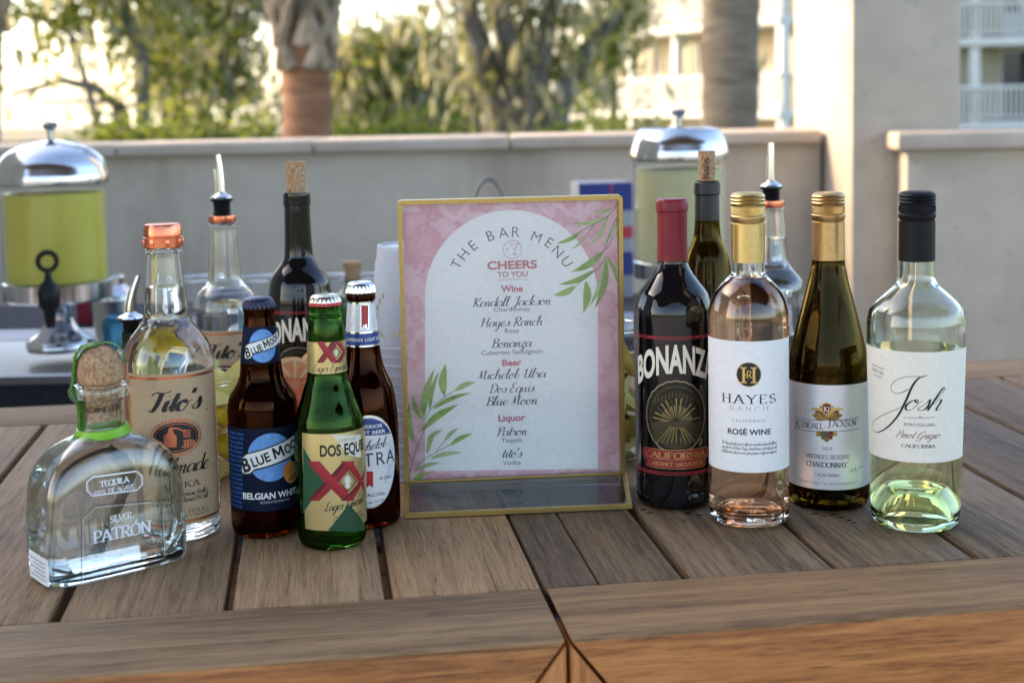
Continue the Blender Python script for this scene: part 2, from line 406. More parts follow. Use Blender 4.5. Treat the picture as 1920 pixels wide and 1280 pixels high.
class Draw:
    """flat coloured shapes in metres (u right, v up), stacked in thin layers, then wrapped by a mapping."""
    def __init__(s, topx, scale):
        s.P = topx; s.k = scale            # pixel -> (u, v); metres per photo pixel here
        s.items = []; s.mats = []
    def _m(s, mat):
        if mat not in s.mats: s.mats.append(mat)
        return s.mats.index(mat)
    def raw(s, vs, fs, mat, layer): s.items.append((vs, fs, s._m(mat), layer))
    def polyuv(s, pts, mat, layer=0):
        tri = tessellate_polygon([[Vector((p[0], p[1], 0)) for p in pts]])
        s.raw(list(pts), [tuple(t) for t in tri], mat, layer)
    def poly(s, pts, mat, layer=0): s.polyuv([s.P(*p) for p in pts], mat, layer)
    def ell(s, cx, cy, rx, ry, mat, layer=0, n=40, rot=0, wave=None):
        u, v = s.P(cx, cy); pts = []
        for i in range(n):
            a = 2 * PI * i / n; f = wave(a, i) if wave else 1.0
            x, y = rx * f * math.cos(a), ry * f * math.sin(a)
            pts.append((u + s.k * (x * math.cos(rot) - y * math.sin(rot)), v + s.k * (x * math.sin(rot) + y * math.cos(rot))))
        s.polyuv(pts, mat, layer)
    def ring(s, cx, cy, rx, ry, w, mat, layer=0, n=48, a0=0, a1=2 * PI):
        u, v = s.P(cx, cy)
        pts = [(u + s.k * rx * math.cos(a0 + (a1 - a0) * i / n), v + s.k * ry * math.sin(a0 + (a1 - a0) * i / n)) for i in range(n + 1)]
        s.strokeuv(pts, lambda t, d: w * s.k, mat, layer)
    def rect(s, x0, y0, x1, y1, mat, layer=0): s.poly([(x0, y0), (x1, y0), (x1, y1), (x0, y1)], mat, layer)
    def strokeuv(s, pts, wf, mat, layer=0):
        n = len(pts); vs = []; fs = []
        for i, p in enumerate(pts):
            a = pts[max(i - 1, 0)]; b = pts[min(i + 1, n - 1)]
            if i == n - 1 and n > 2 and abs(pts[0][0] - p[0]) + abs(pts[0][1] - p[1]) < 1e-9: b = pts[1]
            if i == 0 and n > 2 and abs(pts[-1][0] - p[0]) + abs(pts[-1][1] - p[1]) < 1e-9: a = pts[-2]
            dx, dy = b[0] - a[0], b[1] - a[1]; L = math.hypot(dx, dy) or 1e-9
            w = wf(i / max(n - 1, 1), (dx / L, dy / L)) / 2
            vs += [(p[0] - dy / L * w, p[1] + dx / L * w), (p[0] + dy / L * w, p[1] - dx / L * w)]
            if i: fs.append((2 * i - 2, 2 * i - 1, 2 * i + 1, 2 * i))
        s.raw(vs, fs, mat, layer)
    def stroke(s, pts, w, mat, layer=0, smooth=True, taper=False):
        q = [s.P(*p) for p in pts]
        if smooth and len(q) > 2: q = spl(q, 6)
        s.strokeuv(q, (lambda t, d: w * s.k * (0.25 + 0.75 * math.sin(PI * t))) if taper else (lambda t, d: w * s.k), mat, layer)
    def pen(s, pts, thin, thick, mat, layer=0, ang=None):
        q = spl([s.P(*p) for p in pts], 7)
        s.strokeuv(q, lambda t, d: s.k * (thin + (thick - thin) * max(0, -d[1] * 0.9 + 0.1 * abs(d[1])) ** 1.3), mat, layer)
    def leaf(s, a, b, w, mat, layer=0, bend=0.12):
        (x0, y0), (x1, y1) = s.P(*a), s.P(*b)
        dx, dy = x1 - x0, y1 - y0; L = math.hypot(dx, dy); nx, ny = -dy / L, dx / L; n = 12
        up, dn = [], []
        for i in range(n + 1):
            t = i / n; hw = w * s.k * 0.5 * math.sin(PI * t ** 0.85) ** 0.9 if 0 < t < 1 else 0
            cx = x0 + dx * t + nx * L * bend * math.sin(PI * t); cy = y0 + dy * t + ny * L * bend * math.sin(PI * t)
            up.append((cx + nx * hw, cy + ny * hw)); dn.append((cx - nx * hw, cy - ny * hw))
        s.polyuv(up + dn[-2:0:-1], mat, layer)
    # ---- text
    def text(s, st, x, y, h, mat, font='sans', w=None, bold=0.0, track=1.0, shear=0.0, rot=0.0, align='C', layer=1, thin=0.06, thick=0.14, arch=0.0, warp=None):
        """x, y: photo pixel of the anchor on the baseline; h: cap height (sans, serif) or x-height (script) in pixels."""
        parts = []                                     # (verts, faces)
        if font == 'sans':
            vs, fs = sans_mesh(st, bold, track)
            parts.append(([(p[0] / CAP, p[1] / CAP) for p in vs], fs))
        else:
            G = SCRIPT if font == 'script' else SERIF
            cx = 0.0; ns = 0
            for ch in st:
                if ch == ' ': cx += (0.55 if font == 'script' else 0.5) * track; continue
                if ch not in G:
                    vs, fs = sans_mesh(ch, 0.0, 1.0); kk = (1.9 if font == 'script' else 1.0) / CAP
                    parts.append(([(p[0] * kk + cx, p[1] * kk) for p in vs], fs)); cx += (max(p[0] for p in vs) * kk + 0.12) * (track if font != 'script' else 1); continue
                adv, sts = G[ch]
                ends = {}
                for q in sts:
                    for e in (q[0], q[-1]): ends[e] = ends.get(e, 0) + 1
                for q in sts:
                    q2 = spl(q, 6) if len(q) >= 4 else q
                    if font == 'script':
                        f = lambda t, d: thin + (thick - thin) * max(0.0, -d[1]) ** 1.2
                    else:
                        f = lambda t, d: max(thin, thick * abs(d[0] * 0.30 - d[1] * 0.954 if True else 0))
                    n = len(q2); vs = []; fs = []
                    for i, p in enumerate(q2):
                        a, b = q2[max(i - 1, 0)], q2[min(i + 1, n - 1)]
                        dx, dy = b[0] - a[0], b[1] - a[1]; L = math.hypot(dx, dy) or 1e-9
                        ww = f(0, (dx / L, dy / L)) / 2
                        vs += [(p[0] - dy / L * ww + cx, p[1] + dx / L * ww), (p[0] + dy / L * ww + cx, p[1] - dx / L * ww)]
                        if i: fs.append((2 * i - 2, 2 * i - 1, 2 * i + 1, 2 * i))
                    parts.append((vs, fs))
                    if font == 'serif' and ch not in "'.-":
                        for e, o in ((q[0], q[1]), (q[-1], q[-2])):
                            if (abs(e[1]) < 0.01 or abs(e[1] - 1) < 0.01) and ends[e] == 1 and abs(o[1] - e[1]) > 0.5 * math.hypot(o[0] - e[0], o[1] - e[1]):
                                hw = 0.075 + thick * 0.75; t = thin * 0.9; yy = e[1] if e[1] < 0.5 else e[1] - t
                                parts.append(([(cx + e[0] - hw, yy), (cx + e[0] + hw, yy), (cx + e[0] + hw, yy + t), (cx + e[0] - hw, yy + t)], [(0, 1, 2, 3)]))
                cx += adv * (track if font != 'script' else 1.0) + (0.0 if font == 'script' else 0.06)
        allx = [p[0] + shear * p[1] for vs, fs in parts for p in vs]
        if not allx: return
        x0, x1 = min(allx), max(allx); W_ = x1 - x0
        K = h * s.k; kx = K if w is None else w * s.k / W_
        ox = {'C': (x0 + x1) / 2, 'L': x0, 'R': x1}[align]
        u0, v0 = s.P(x, y); cr, sr = math.cos(rot), math.sin(rot)
        for i, (vs, fs) in enumerate(parts):
            out = []
            for p in vs:
                a = (p[0] + shear * p[1] - ox) * kx; b = p[1] * K
                if arch: b += arch * s.k * (1 - (a / (W_ * kx / 2)) ** 2)
                if warp: a, b = warp(a, b)
                out.append((u0 + a * cr - b * sr, v0 + a * sr + b * cr))
            s.raw(out, fs, mat, layer + i * 0.03)
    def build(s, name, parent, mapf, step=0.0025, off=0.00012, lay=0.00004, label=None):
        bm = bmesh.new()
        for vs, fs, mi, layer in s.items:
            z = off + layer * lay
            bv = [bm.verts.new((p[0], p[1], z)) for p in vs]
            for f in fs:
                if len(set(f)) < 3: continue
                try:
                    q = bm.faces.new([bv[i] for i in f]); q.material_index = mi
                except ValueError: pass
        bm.verts.index_update()
        if step:
            us = [v.co.x for v in bm.verts]
            u = math.floor(min(us) / step) * step + step
            while u < max(us):
                bmesh.ops.bisect_plane(bm, geom=bm.verts[:] + bm.edges[:] + bm.faces[:], dist=1e-7, plane_co=(u, 0, 0), plane_no=(1, 0, 0))
                u += step
            vs_ = [v.co.y for v in bm.verts]; q = math.floor(min(vs_) / .004) * .004 + .004
            while q < max(vs_):
                bmesh.ops.bisect_plane(bm, geom=bm.verts[:] + bm.edges[:] + bm.faces[:], dist=1e-7, plane_co=(0, q, 0), plane_no=(0, 1, 0))
                q += .004
        for f in bm.faces:
            if f.normal.z < 0: f.normal_flip()
        for v in bm.verts: v.co = mapf(v.co.x, v.co.y, v.co.z)
        link.recalc = False
        o = link(name, bm, s.mats, parent, smooth=False)
        link.recalc = True
        if label: o['label'] = label
        return o

# ------------------------------------------------------------------ bottles
class Bottle:
    def __init__(s, name, label, cat, xref, yref, ybase, z=ZT, group=None):
        lo, hi = xref - 400, xref + 400            # x of the base so that the vertical axis passes (xref, yref)
        def at(xb):
            p = onz(xb, ybase, z)
            a, b = p.z, p.z + 1.0
            for _ in range(40):
                m = (a + b) / 2
                if proj((p.x, p.y, m))[1] > yref: a = m
                else: b = m
            return p, proj((p.x, p.y, a))[0]
        for _ in range(50):
            m = (lo + hi) / 2
            p, xx = at(m)
            if xx < xref: lo = m
            else: hi = m
        s.p = p; s.z0 = z
        s.az = math.atan2(-p.x, p.y)
        s.root = empty(name, p, s.az, label, cat, group)
        s.profile = []
        s.sc = proj(p)[2] / FPX                      # metres per photo pixel at the base
    def zof(s, y):
        a, b = s.p.z - 0.1, s.p.z + 0.6
        for _ in range(40):
            m = (a + b) / 2
            if proj((s.p.x, s.p.y, m))[1] > y: a = m
            else: b = m
        return a - s.p.z
    def rz(s, y, hw):
        z = s.zof(y); d = proj((s.p.x, s.p.y, s.p.z + z))[2]
        return hw / FPX * d, z
    def prof(s, pts):
        s.profile = [s.rz(*p) for p in pts]
        b = s.profile[0][1]
        s.profile = [(r, z - b * max(0, 1 - z / 0.05)) for r, z in s.profile]
        s.fine = sorted(spl(s.profile, 4), key=lambda q: q[1])
        return s.profile
    def rad(s, z):
        p = s.fine
        return float(np.interp(z, [q[1] for q in p], [q[0] for q in p]))
    def uv(s, x, y):
        """photo pixel -> (arc length, height) on the front surface."""
        r = s.rad(s.zof(y)); ry = ray(x, y); u = z = 0
        for _ in range(4):
            ox, oy = CAM.x - s.p.x, CAM.y - s.p.y
            a = ry.x ** 2 + ry.y ** 2; b = 2 * (ox * ry.x + oy * ry.y); c = ox * ox + oy * oy - r * r
            D = b * b - 4 * a * c
            t = (-b - math.sqrt(max(D, 0))) / (2 * a)
            q = CAM + ry * t; dx, dy = q.x - s.p.x, q.y - s.p.y
            lx = dx * math.cos(-s.az) - dy * math.sin(-s.az); ly = dx * math.sin(-s.az) + dy * math.cos(-s.az)
            th = math.atan2(lx, -ly); z = q.z - s.p.z
            r = s.rad(z); u = th * r
        s_r = getattr(s, 'rref', None)
        return (th * (s_r or r), z)
    def map(s, u, v, off):
        r = s.rad(v); th = u / (getattr(s, 'rref', None) or r); r += off
        return (r * math.sin(th), -r * math.cos(th), v)
    def draw(s, ymid):
        s.rref = s.rad(s.zof(ymid))
        d = proj((s.p.x, s.p.y, s.p.z + s.zof(ymid)))[2] - s.rref
        return Draw(s.uv, d / FPX)
    def patch(s, name, y0, y1, a0, a1, mat, off=0.00012, ncol=40, edge=None):
        """label sheet between photo rows y0 (top) and y1 (bottom), angles in degrees."""
        z1 = s.uv(PX0 + (proj(s.p)[0] - PX0), y0)[1]; z0 = s.uv(proj(s.p)[0], y1)[1]
        bm = bmesh.new(); rows = max(int((z1 - z0) / .004), 2); g = []
        for j in range(rows + 1):
            z = z0 + (z1 - z0) * j / rows
            g.append([bm.verts.new((( s.rad(z) + off) * math.sin(R(a0 + (a1 - a0) * i / ncol)), -(s.rad(z) + off) * math.cos(R(a0 + (a1 - a0) * i / ncol)), z)) for i in range(ncol + 1)])
        for j in range(rows):
            for i in range(ncol):
                bm.faces.new((g[j][i], g[j][i + 1], g[j + 1][i + 1], g[j + 1][i]))
        link.recalc = False
        o = link(name, bm, mat, s.root); link.recalc = True
        return o

def shell(profile, t=0.0028, tb=0.006, punt=None, n=4, lip=True):
    """closed glass wall: outer profile up, over the lip, inner profile down. Returns (outer+inner list, inner list)."""
    out = spl(profile, n)
    zb = profile[0][1]; rb = profile[0][0]
    bottom = [(0.0, zb + 0.002)] if punt is None else [(0.0, zb + punt[1]), (punt[0] * 0.55, zb + punt[1] * 0.93), (punt[0] * 0.82, zb + punt[1] * 0.62), (punt[0], zb + punt[1] * 0.22), (punt[0] * 1.12, zb + 0.0015)]
    if punt: bottom = spl(bottom, 4)
    inner = []
    for r, z in out:
        if z > zb + tb + 0.004: inner.append((max(r - t, 0.004), z))
    if punt is None:
        base = [(0.0, zb + tb), (inner[0][0] * 0.75, zb + tb + 0.0005), (inner[0][0] * 0.95, inner[0][1] - 0.002)]
    else:
        base = spl([(0.0, zb + punt[1] + 0.004), (punt[0] * 0.6, zb + punt[1] * 0.93 + 0.004), (punt[0] * 0.92, zb + punt[1] * 0.6 + 0.004), (punt[0] * 1.12, zb + punt[1] * 0.22 + 0.005), (min(punt[0] * 1.25, inner[0][0] * 0.98), inner[0][1] - 0.002)], 4)
    inner = base + inner
    top = out[-1]
    full = bottom + out + [(top[0] - t * 0.5, top[1] + 0.0008)] + inner[::-1]
    return full, inner
def liquid_prof(inner, zl, grow=0.0005):
    pr = [(max(r + (grow if r > 0 else 0), 0), z - grow) for r, z in inner if z < zl]
    zs = [q[1] for q in inner]; rs = [q[0] for q in inner]
    r = float(np.interp(zl, zs[2:], rs[2:])) + grow
    return pr + [(r, zl), (0.0, zl)]

def glass_bottle(b, pts, mat, t=0.0028, tb=0.006, punt=None, n=4, segs=80, liquid=None, lmat=None, lname='liquid'):
    p = b.prof(pts)
    full, inner = shell(p, t, tb, punt, n)
    bm = bmesh.new(); lathe(bm, full, segs); bmesh.ops.remove_doubles(bm, verts=bm.verts, dist=1e-6)
    link('glass_body', bm, mat, b.root, sharp=50)
    if liquid:
        bm = bmesh.new(); lathe(bm, liquid_prof(inner, b.zof(liquid)), segs); bmesh.ops.remove_doubles(bm, verts=bm.verts, dist=1e-6)
        link(lname, bm, lmat, b.root, sharp=50)
def cap_screw(b, rows, mat, ridge=None, name='screw_cap', ribs=60):
    """rows: (y, hw) from bottom to top in photo pixels."""
    pr = [b.rz(*q) for q in rows]
    bm = bmesh.new()
    lathe(bm, [(0.004, pr[0][1])] + pr + [(pr[-1][0] * 0.9, pr[-1][1] + 0.0006), (0, pr[-1][1] + 0.0007)], 72)
    return link(name, bm, mat, b.root, sharp=40)
def crown(b, ytop, ybot, hw, mats, name='crown_cap'):
    r, z1 = b.rz(ytop, hw); z0 = b.zof(ybot)
    h = z1 - z0; r0 = r
    pr = [(r0 * 0.93, z0 + h * 0.03), (r0 * 1.01, z0), (r0 * 0.985, z0 + h * 0.30), (r0 * 0.93, z0 + h * 0.6), (r0 * 0.86, z0 + h * 0.82), (r0 * 0.74, z0 + h * 0.95), (r0 * 0.4, z1), (0, z1 + h * 0.02)]
    def mod(th, rr, z, i):
        k = {0: 0.045, 1: 0.06, 2: 0.05, 3: 0.02}.get(i, 0.0)
        return rr * (1 + k * math.cos(21 * th))
    bm = bmesh.new(); vs = lathe(bm, pr, 168, mod=mod)
    zc = z0 + h * 0.4
    if len(mats) > 1:
        for f in bm.faces:
            if f.calc_center_median().z < zc: f.material_index = 1
    return link(name, bm, mats, b.root, sharp=60)
def pourer(b, ybase, ydisc, hwdisc, ytip, hwbase, black, steel, lean=0.0):
    r, z0 = b.rz(ybase, hwbase); rd, zd = b.rz(ydisc, hwdisc); zt = b.zof(ytip)
    h = zd - z0
    bm = bmesh.new()
    pr = [(0.0, z0), (r, z0)]
    for k in range(4):
        za = z0 + h * (0.10 + 0.19 * k)
        pr += [(r * 0.9, za), (r * 0.98, za + h * 0.05), (r * 0.98, za + h * 0.10), (r * 0.86, za + h * 0.14)]
    pr += [(rd, zd - h * 0.10), (rd * 1.02, zd), (rd * 0.9, zd + 0.001), (0, zd + 0.0012)]
    lathe(bm, pr, 40)
    p = link('pourer', bm, black, b.root, sharp=50)
    bm = bmesh.new()
    lathe(bm, [(rd * 0.95, zd + 0.0012), (rd * 0.92, zd + 0.003), (rd * 0.5, zd + 0.006), (0.0055, zd + 0.0085)], 40)
    L = zt - zd
    ax = [(lean * L * (i / 8) ** 1.6, 0.002, zd + 0.008 + (L - 0.008) * i / 8) for i in range(9)]
    tube(bm, ax, [0.0052, 0.005, 0.0048, 0.0046, 0.0044, 0.0042, 0.004, 0.0037, 0.0034], 14)
    tube(bm, [(a[0] - 0.0062, -0.001, a[2]) for a in ax[:6]], 0.0016, 8)
    link('spout', bm, steel, p, sharp=50)
def cork(b, y0, y1, hw0, hw1, mat, name='cork'):
    (r0, z0), (r1, z1) = b.rz(y0, hw0), b.rz(y1, hw1)
    bm = bmesh.new()
    lathe(bm, [(0, z0 - 0.012), (r0 * 0.93, z0 - 0.012), (r0, z0), (r1, z1 - 0.001), (r1 * 0.95, z1), (0, z1)], 36)
    return link(name, bm, mat, b.root, sharp=50)
# ------------------------------------------------------------------ setting: ground, water, terrace, walls, roof
def sheet(name, x0, x1, y0, y1, z, mat, kind='structure'):
    bm = bmesh.new()
    v = [bm.verts.new(p) for p in ((x0, y0, z), (x1, y0, z), (x1, y1, z), (x0, y1, z))]
    bm.faces.new(v)
    o = link(name, bm, mat, smooth=False); o['kind'] = kind
    return o
M_lawn = noisy('lawn_grass', (.050, .075, .014), (.16, .20, .035), 1.5, 0.8, detail=8, lo=.3, hi=.7)
M_sand = noisy('marsh_reed', (.34, .26, .15), (.46, .37, .22), .08, 0.9)
M_water = noisy('river_water', (.10, .13, .14), (.16, .19, .19), .3, 0.07, bump=.15, bscale=2.0, stretch=(1, 4, 1))
M_pave = noisy('terrace_paving', (.30, .27, .23), (.40, .36, .31), 3.0, 0.8, bump=.2)
M_stucco = noisy('tabby_stucco', (.415, .350, .270), (.515, .445, .350), 9.0, 0.85, bump=.35, bscale=60, detail=9, lo=.25, hi=.75)
def weather(m, col, sx, lo, hi, amt):
    """rain streaks and blotches of a second colour over a material's base colour."""
    n, l = m.node_tree.nodes, m.node_tree.links; b = n['Principled BSDF']; src = b.inputs['Base Color'].links[0].from_socket
    tc = n.new('ShaderNodeTexCoord'); mp = n.new('ShaderNodeMapping'); mp.inputs['Scale'].default_value = sx; l.new(tc.outputs['Object'], mp.inputs[0])
    z = n.new('ShaderNodeTexNoise'); z.inputs['Scale'].default_value = 1; z.inputs['Detail'].default_value = 7; z.inputs['Roughness'].default_value = .6; l.new(mp.outputs[0], z.inputs['Vector'])
    mr = n.new('ShaderNodeMapRange'); mr.inputs[1].default_value = lo; mr.inputs[2].default_value = hi; mr.inputs[4].default_value = amt; l.new(z.outputs[0], mr.inputs[0])
    mx = n.new('ShaderNodeMix'); mx.data_type = 'RGBA'; mx.inputs['B'].default_value = c4(col); l.new(mr.outputs[0], mx.inputs['Factor']); l.new(src, mx.inputs['A']); l.new(mx.outputs['Result'], b.inputs['Base Color'])
weather(M_stucco, (.22, .165, .12), (2.6, 2.6, .55), .52, .72, .55)
weather(M_stucco, (.20, .19, .175), (26, 26, 26), .62, .72, .5)
M_coping = noisy('coping_stone', (.41, .335, .26), (.51, .43, .345), 7.0, 0.7, bump=.2, bscale=40)
M_ceil = noisy('ceiling_board', (.10, .065, .04), (.16, .105, .065), 4.0, 0.7, stretch=(8, .6, 1))
sheet('lawn_ground', -1500, 1500, -400, 92, -1.5, M_lawn)
sheet('river_bank', -1500, 1500, 92.0, 1500, -1.56, M_water)
bpy.data.objects['river_bank'].name = 'river_water'
bm = bmesh.new()
for (xa, xb, ya, yb) in ((-260, 30, 106, 190),):
    pts = []
    for k in range(40):
        a = 2 * PI * k / 40
        pts.append((( xa + xb) / 2 + (xb - xa) / 2 * math.cos(a) * (1 + .04 * math.sin(5 * a)), (ya + yb) / 2 + (yb - ya) / 2 * math.sin(a) * (1 + .08 * math.sin(3 * a))))
    top = [bm.verts.new((p[0], p[1], -1.35)) for p in pts]; bot = [bm.verts.new((p[0] * 1.02, p[1], -1.6)) for p in pts]
    bm.faces.new(top)
    for k in range(40): bm.faces.new((top[k], bot[k], bot[(k + 1) % 40], top[(k + 1) % 40]))
o = link('marsh_terrain', bm, M_sand); o['kind'] = 'structure'
sheet('terrace_floor', -9, 9, -14, 4.80, 0.0, M_pave)

def wall_thing(name, label, boxes, mat, cap=None, capmat=None, cat='wall', rz=0, loc=(0, 0, 0), joint=None):
    r = empty(name, loc, rz, label, cat)
    bm = bmesh.new()
    for b in boxes: add_box(bm, *b, bevel=.006)
    link('wall_body', bm, mat, r)
    if cap:
        bm = bmesh.new()
        for b in cap: add_box(bm, *b, bevel=.010, segs=3)
        link('coping', bm, capmat, r)
    return r
# low terrace wall with a stone coping laid in lengths
WY = 4.50; WT = CAMZ - 0.118
cap = []; x = -2.48
while x < 0.97:
    x2 = min(x + 0.62, 0.985)
    cap.append((x, x2 - .004, WY - .035, WY + .335, WT - .042, WT)); x = x2
wall_thing('terrace_wall', 'long low grey stucco wall with pinkish stone coping running behind the bar up to the tall pier',
           [(-2.48, 0.985, WY, WY + .30, 0.0, WT - .042)], M_stucco, cap, M_coping)
# tall pier
pr = empty('stucco_pier', (0, 0, 0), 0, 'tall square stucco pier rising out of frame, its left face lit yellow by low sun', 'pier')
bm = bmesh.new(); add_box(bm, .995, 1.312, 4.14, 4.98, 0.0, 2.86, bevel=.012)
link('pier_shaft', bm, M_stucco, pr)
bm = bmesh.new(); add_box(bm, .955, 1.352, 4.10, 5.02, 2.863, 3.0, bevel=.01)
link('pier_capital', bm, M_coping, pr)
# short return wall to the right of the pier
wall_thing('return_wall', 'short low stucco wall right of the tall pier with thick coping catching warm light',
           [(0.035, 2.2, .04, .34, 0.0, WT - .050)], M_stucco, [(0.0, 1.2, 0, .38, WT - .050, WT + .002), (1.204, 2.2, 0, .38, WT - .050, WT + .002)], M_coping, loc=(1.085, 3.98, 0), rz=R(-3))
# solid wall added on the left, outside the frame, to keep sun off the bar
wall_thing('sun_block_wall', 'solid stucco side wall of the pavilion left of the bar', [(-2.80, -2.50, 0.60, 4.85, 0.0, 2.90)], M_stucco)
# pavilion roof
rf = empty('pavilion_roof', (0, 0, 2.9), 0, 'dark timber pavilion roof over the bar carried by the pier and side wall', 'roof')
bm = bmesh.new(); add_box(bm, -3.2, 4.2, -2.2, 1.0, .16, .26); link('roof_deck', bm, M_ceil, rf)
bm = bmesh.new()
for k in range(9): add_box(bm, -3.2 + .9 * k, -3.08 + .9 * k, -2.18, .98, .005, .158, bevel=.004)
link('beam', bm, M_ceil, rf)

# ------------------------------------------------------------------ slatted teak tables
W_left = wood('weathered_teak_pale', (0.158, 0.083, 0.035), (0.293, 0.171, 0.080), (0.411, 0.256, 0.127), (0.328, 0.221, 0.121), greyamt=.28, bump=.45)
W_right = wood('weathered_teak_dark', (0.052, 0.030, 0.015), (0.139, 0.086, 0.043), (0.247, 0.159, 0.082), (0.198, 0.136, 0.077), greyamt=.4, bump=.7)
W_edge = wood('oiled_teak_edge', (0.207, 0.071, 0.019), (0.366, 0.143, 0.040), (0.476, 0.207, 0.067), (0.366, 0.155, 0.055), greyamt=.3, rough=.5)
W_border = wood('weathered_teak_border', (0.135, 0.070, 0.027), (0.264, 0.150, 0.065), (0.377, 0.227, 0.106), (0.293, 0.189, 0.094), greyamt=.28, bump=.45)
W_border2 = wood('weathered_teak_border_brown', (0.118, 0.061, 0.024), (0.234, 0.131, 0.054), (0.334, 0.196, 0.086), (0.259, 0.161, 0.076), greyamt=.28, bump=.45)

TA = R(8.0)
O_ = onz(1066, 1200); 
UD = Vector((math.cos(TA), math.sin(TA), 0)); VD = Vector((-math.sin(TA), math.cos(TA), 0))
TM = Matrix(((UD.x, VD.x, 0, O_.x), (UD.y, VD.y, 0, O_.y), (0, 0, 1, ZT), (0, 0, 0, 1)))
def tuv(px, py):
    q = onz(px, py) - O_
    return q.dot(UD), q.dot(VD)
BW = 0.5 * (tuv(1017, 1103)[1] + tuv(1500, 1068)[1])
TD = tuv(40, 762)[1]
class Boards:
    def __init__(s):
        s.bm = bmesh.new()
        s.g = s.bm.verts.layers.float_vector.new('grain'); s.t = s.bm.verts.layers.float_color.new('tone')
    def paint(s, vs, axis, tone, seed):
        for v in vs:
            x, y, z = v.co
            a = (x, y, z) if axis == 'v' else ((y, x, z) if axis == 'u' else (x, z, y))
            v[s.g] = (a[0] + seed * 3.71, a[1] + seed * 7.13, a[2] + seed * 1.7)
            v[s.t] = (tone[0], tone[1], tone[2], 1)
    def box(s, u0, u1, v0, v1, z0, z1, axis, tone=(1, 1, 1), seed=0.0, bevel=.0022, topmi=0, sidemi=0):
        vs = add_box(s.bm, u0, u1, v0, v1, z0, z1, bevel=bevel)
        s.paint(vs, axis, tone, seed)
        for f in {f for v in vs for f in v.link_faces}:
            f.normal_update(); f.material_index = topmi if f.normal.z > 0.35 else sidemi
    def prism(s, pts, v0, v1, axis, tone=(1, 1, 1), seed=0.0, topmi=0, sidemi=0, bevel=.002):
        a = [s.bm.verts.new((p[0], v0, p[1])) for p in pts]; b = [s.bm.verts.new((p[0], v1, p[1])) for p in pts]
        n = len(pts); fs = [s.bm.faces.new(a), s.bm.faces.new(b[::-1])]
        for k in range(n): fs.append(s.bm.faces.new((a[k], b[k], b[(k + 1) % n], a[(k + 1) % n])))
        vs = a + b
        if bevel:
            es = list({e for f in fs for e in f.edges})
            g = bmesh.ops.bevel(s.bm, geom=es, offset=bevel, segments=2, affect='EDGES', profile=.5)
            vs = list({v for f in g['faces'] for v in f.verts} | {v for v in vs if v.is_valid})
        s.paint(vs, axis, tone, seed)
        fl = list({f for v in vs for f in v.link_faces})
        bmesh.ops.recalc_face_normals(s.bm, faces=fl)
        for f in fl: f.material_index = topmi if f.normal.z > 0.35 else sidemi
    def done(s, name, mats, parent): return link(name, s.bm, mats, parent, sharp=45)

def make_table(name, label, umin, umax, planks, wmat, bmat, side, tones):
    """planks: list of (u0, u1). side: +1 when the joint with the other table is on the low-u side."""
    r = empty(name, O_, TA, label, 'table'); r.location.z = ZT
    b = Boards()
    for i, (u0, u1) in enumerate(planks):
        tn = tones[i % len(tones)]
        b.box(u0, u1, BW + .0015, TD - BW - .002, -.024, -.0003 - .0005 * ((i * 37) % 3) / 2, 'v', tn, seed=i * 1.37 + side)
    b.done('slatted_top', [wmat], r)
    # front rail: grey on top, oiled orange face, mitred against the corner post
    b = Boards(); h = .078; c = .062
    g = .0016
    if side > 0: pts = [(g, 0), (umax, 0), (umax, -h), (c, -h)]
    else: pts = [(umin, 0), (-g, 0), (-c, -h), (umin, -h)]
    b.prism(pts, 0, BW, 'u', (1, 1, 1), seed=5.1 + side, topmi=0, sidemi=1)
    b.box(umin + (g if side > 0 else 0), umax - (g if side < 0 else 0), TD - BW, TD, -.045, 0, 'u', (1, 1, 1), seed=2.2 + side)
    b.done('rail', [bmat, W_edge], r)
    # corner post and legs
    lz = -ZT + .001
    def leg(u0, u1, v0, v1, tri):
        q = Boards()
        if tri > 0: q.prism([(g, -.004), (c - .004, -h), (c - .004, lz), (g, lz)], .001, .06, 'z', (1.05, 1, .95), seed=u0, topmi=0, sidemi=0, bevel=.001)
        elif tri < 0: q.prism([(-g, -.004), (-g, lz), (-c + .004, lz), (-c + .004, -h)], .001, .06, 'z', (1.05, 1, .95), seed=u0, bevel=.001)
        else: q.box(u0, u1, v0, v1, lz, -.047, 'z', (1, 1, 1), seed=u0)
        q.done('leg', [W_edge], r)
    leg(0.3, 0, 0, 0, side)
    far = umax - .07 if side > 0 else umin
    leg(far, far + .07, .1, .17, 0); leg(far, far + .07, TD - .08, TD - .01, 0)
    near = .004 if side > 0 else -.074
    leg(near, near + .07, TD - .08, TD - .01, 0)
    # bearers under the slats
    b = Boards()
    for v in (TD * .33, TD * .66): b.box(umin + .08, umax - .08, v, v + .05, -.075, -.026, 'u', (.7, .7, .7), seed=v)
    b.done('bearer', [wmat], r)
    return r
gl = [tuv(89, 1160)[0], tuv(112, 1160)[0], tuv(418, 1136)[0], tuv(436, 1134)[0], tuv(721, 1119)[0], tuv(738, 1117)[0]]
pl = [(gl[5], -.0015), (gl[3], gl[4]), (gl[1], gl[2])]
e = gl[0]
while e > -1.25:
    pl.append((e - .1215, e)); e -= .1295
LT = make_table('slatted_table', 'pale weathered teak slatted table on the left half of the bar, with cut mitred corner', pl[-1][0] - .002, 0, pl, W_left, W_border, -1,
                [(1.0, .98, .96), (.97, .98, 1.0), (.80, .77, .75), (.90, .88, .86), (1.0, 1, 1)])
gr = [tuv(1120, 1089)[0], tuv(1123, 1089)[0], tuv(1276, 1078)[0], tuv(1294, 1077)[0], tuv(1556, 1058)[0], tuv(1567, 1057)[0], tuv(1818, 1041)[0], tuv(1832, 1040)[0]]
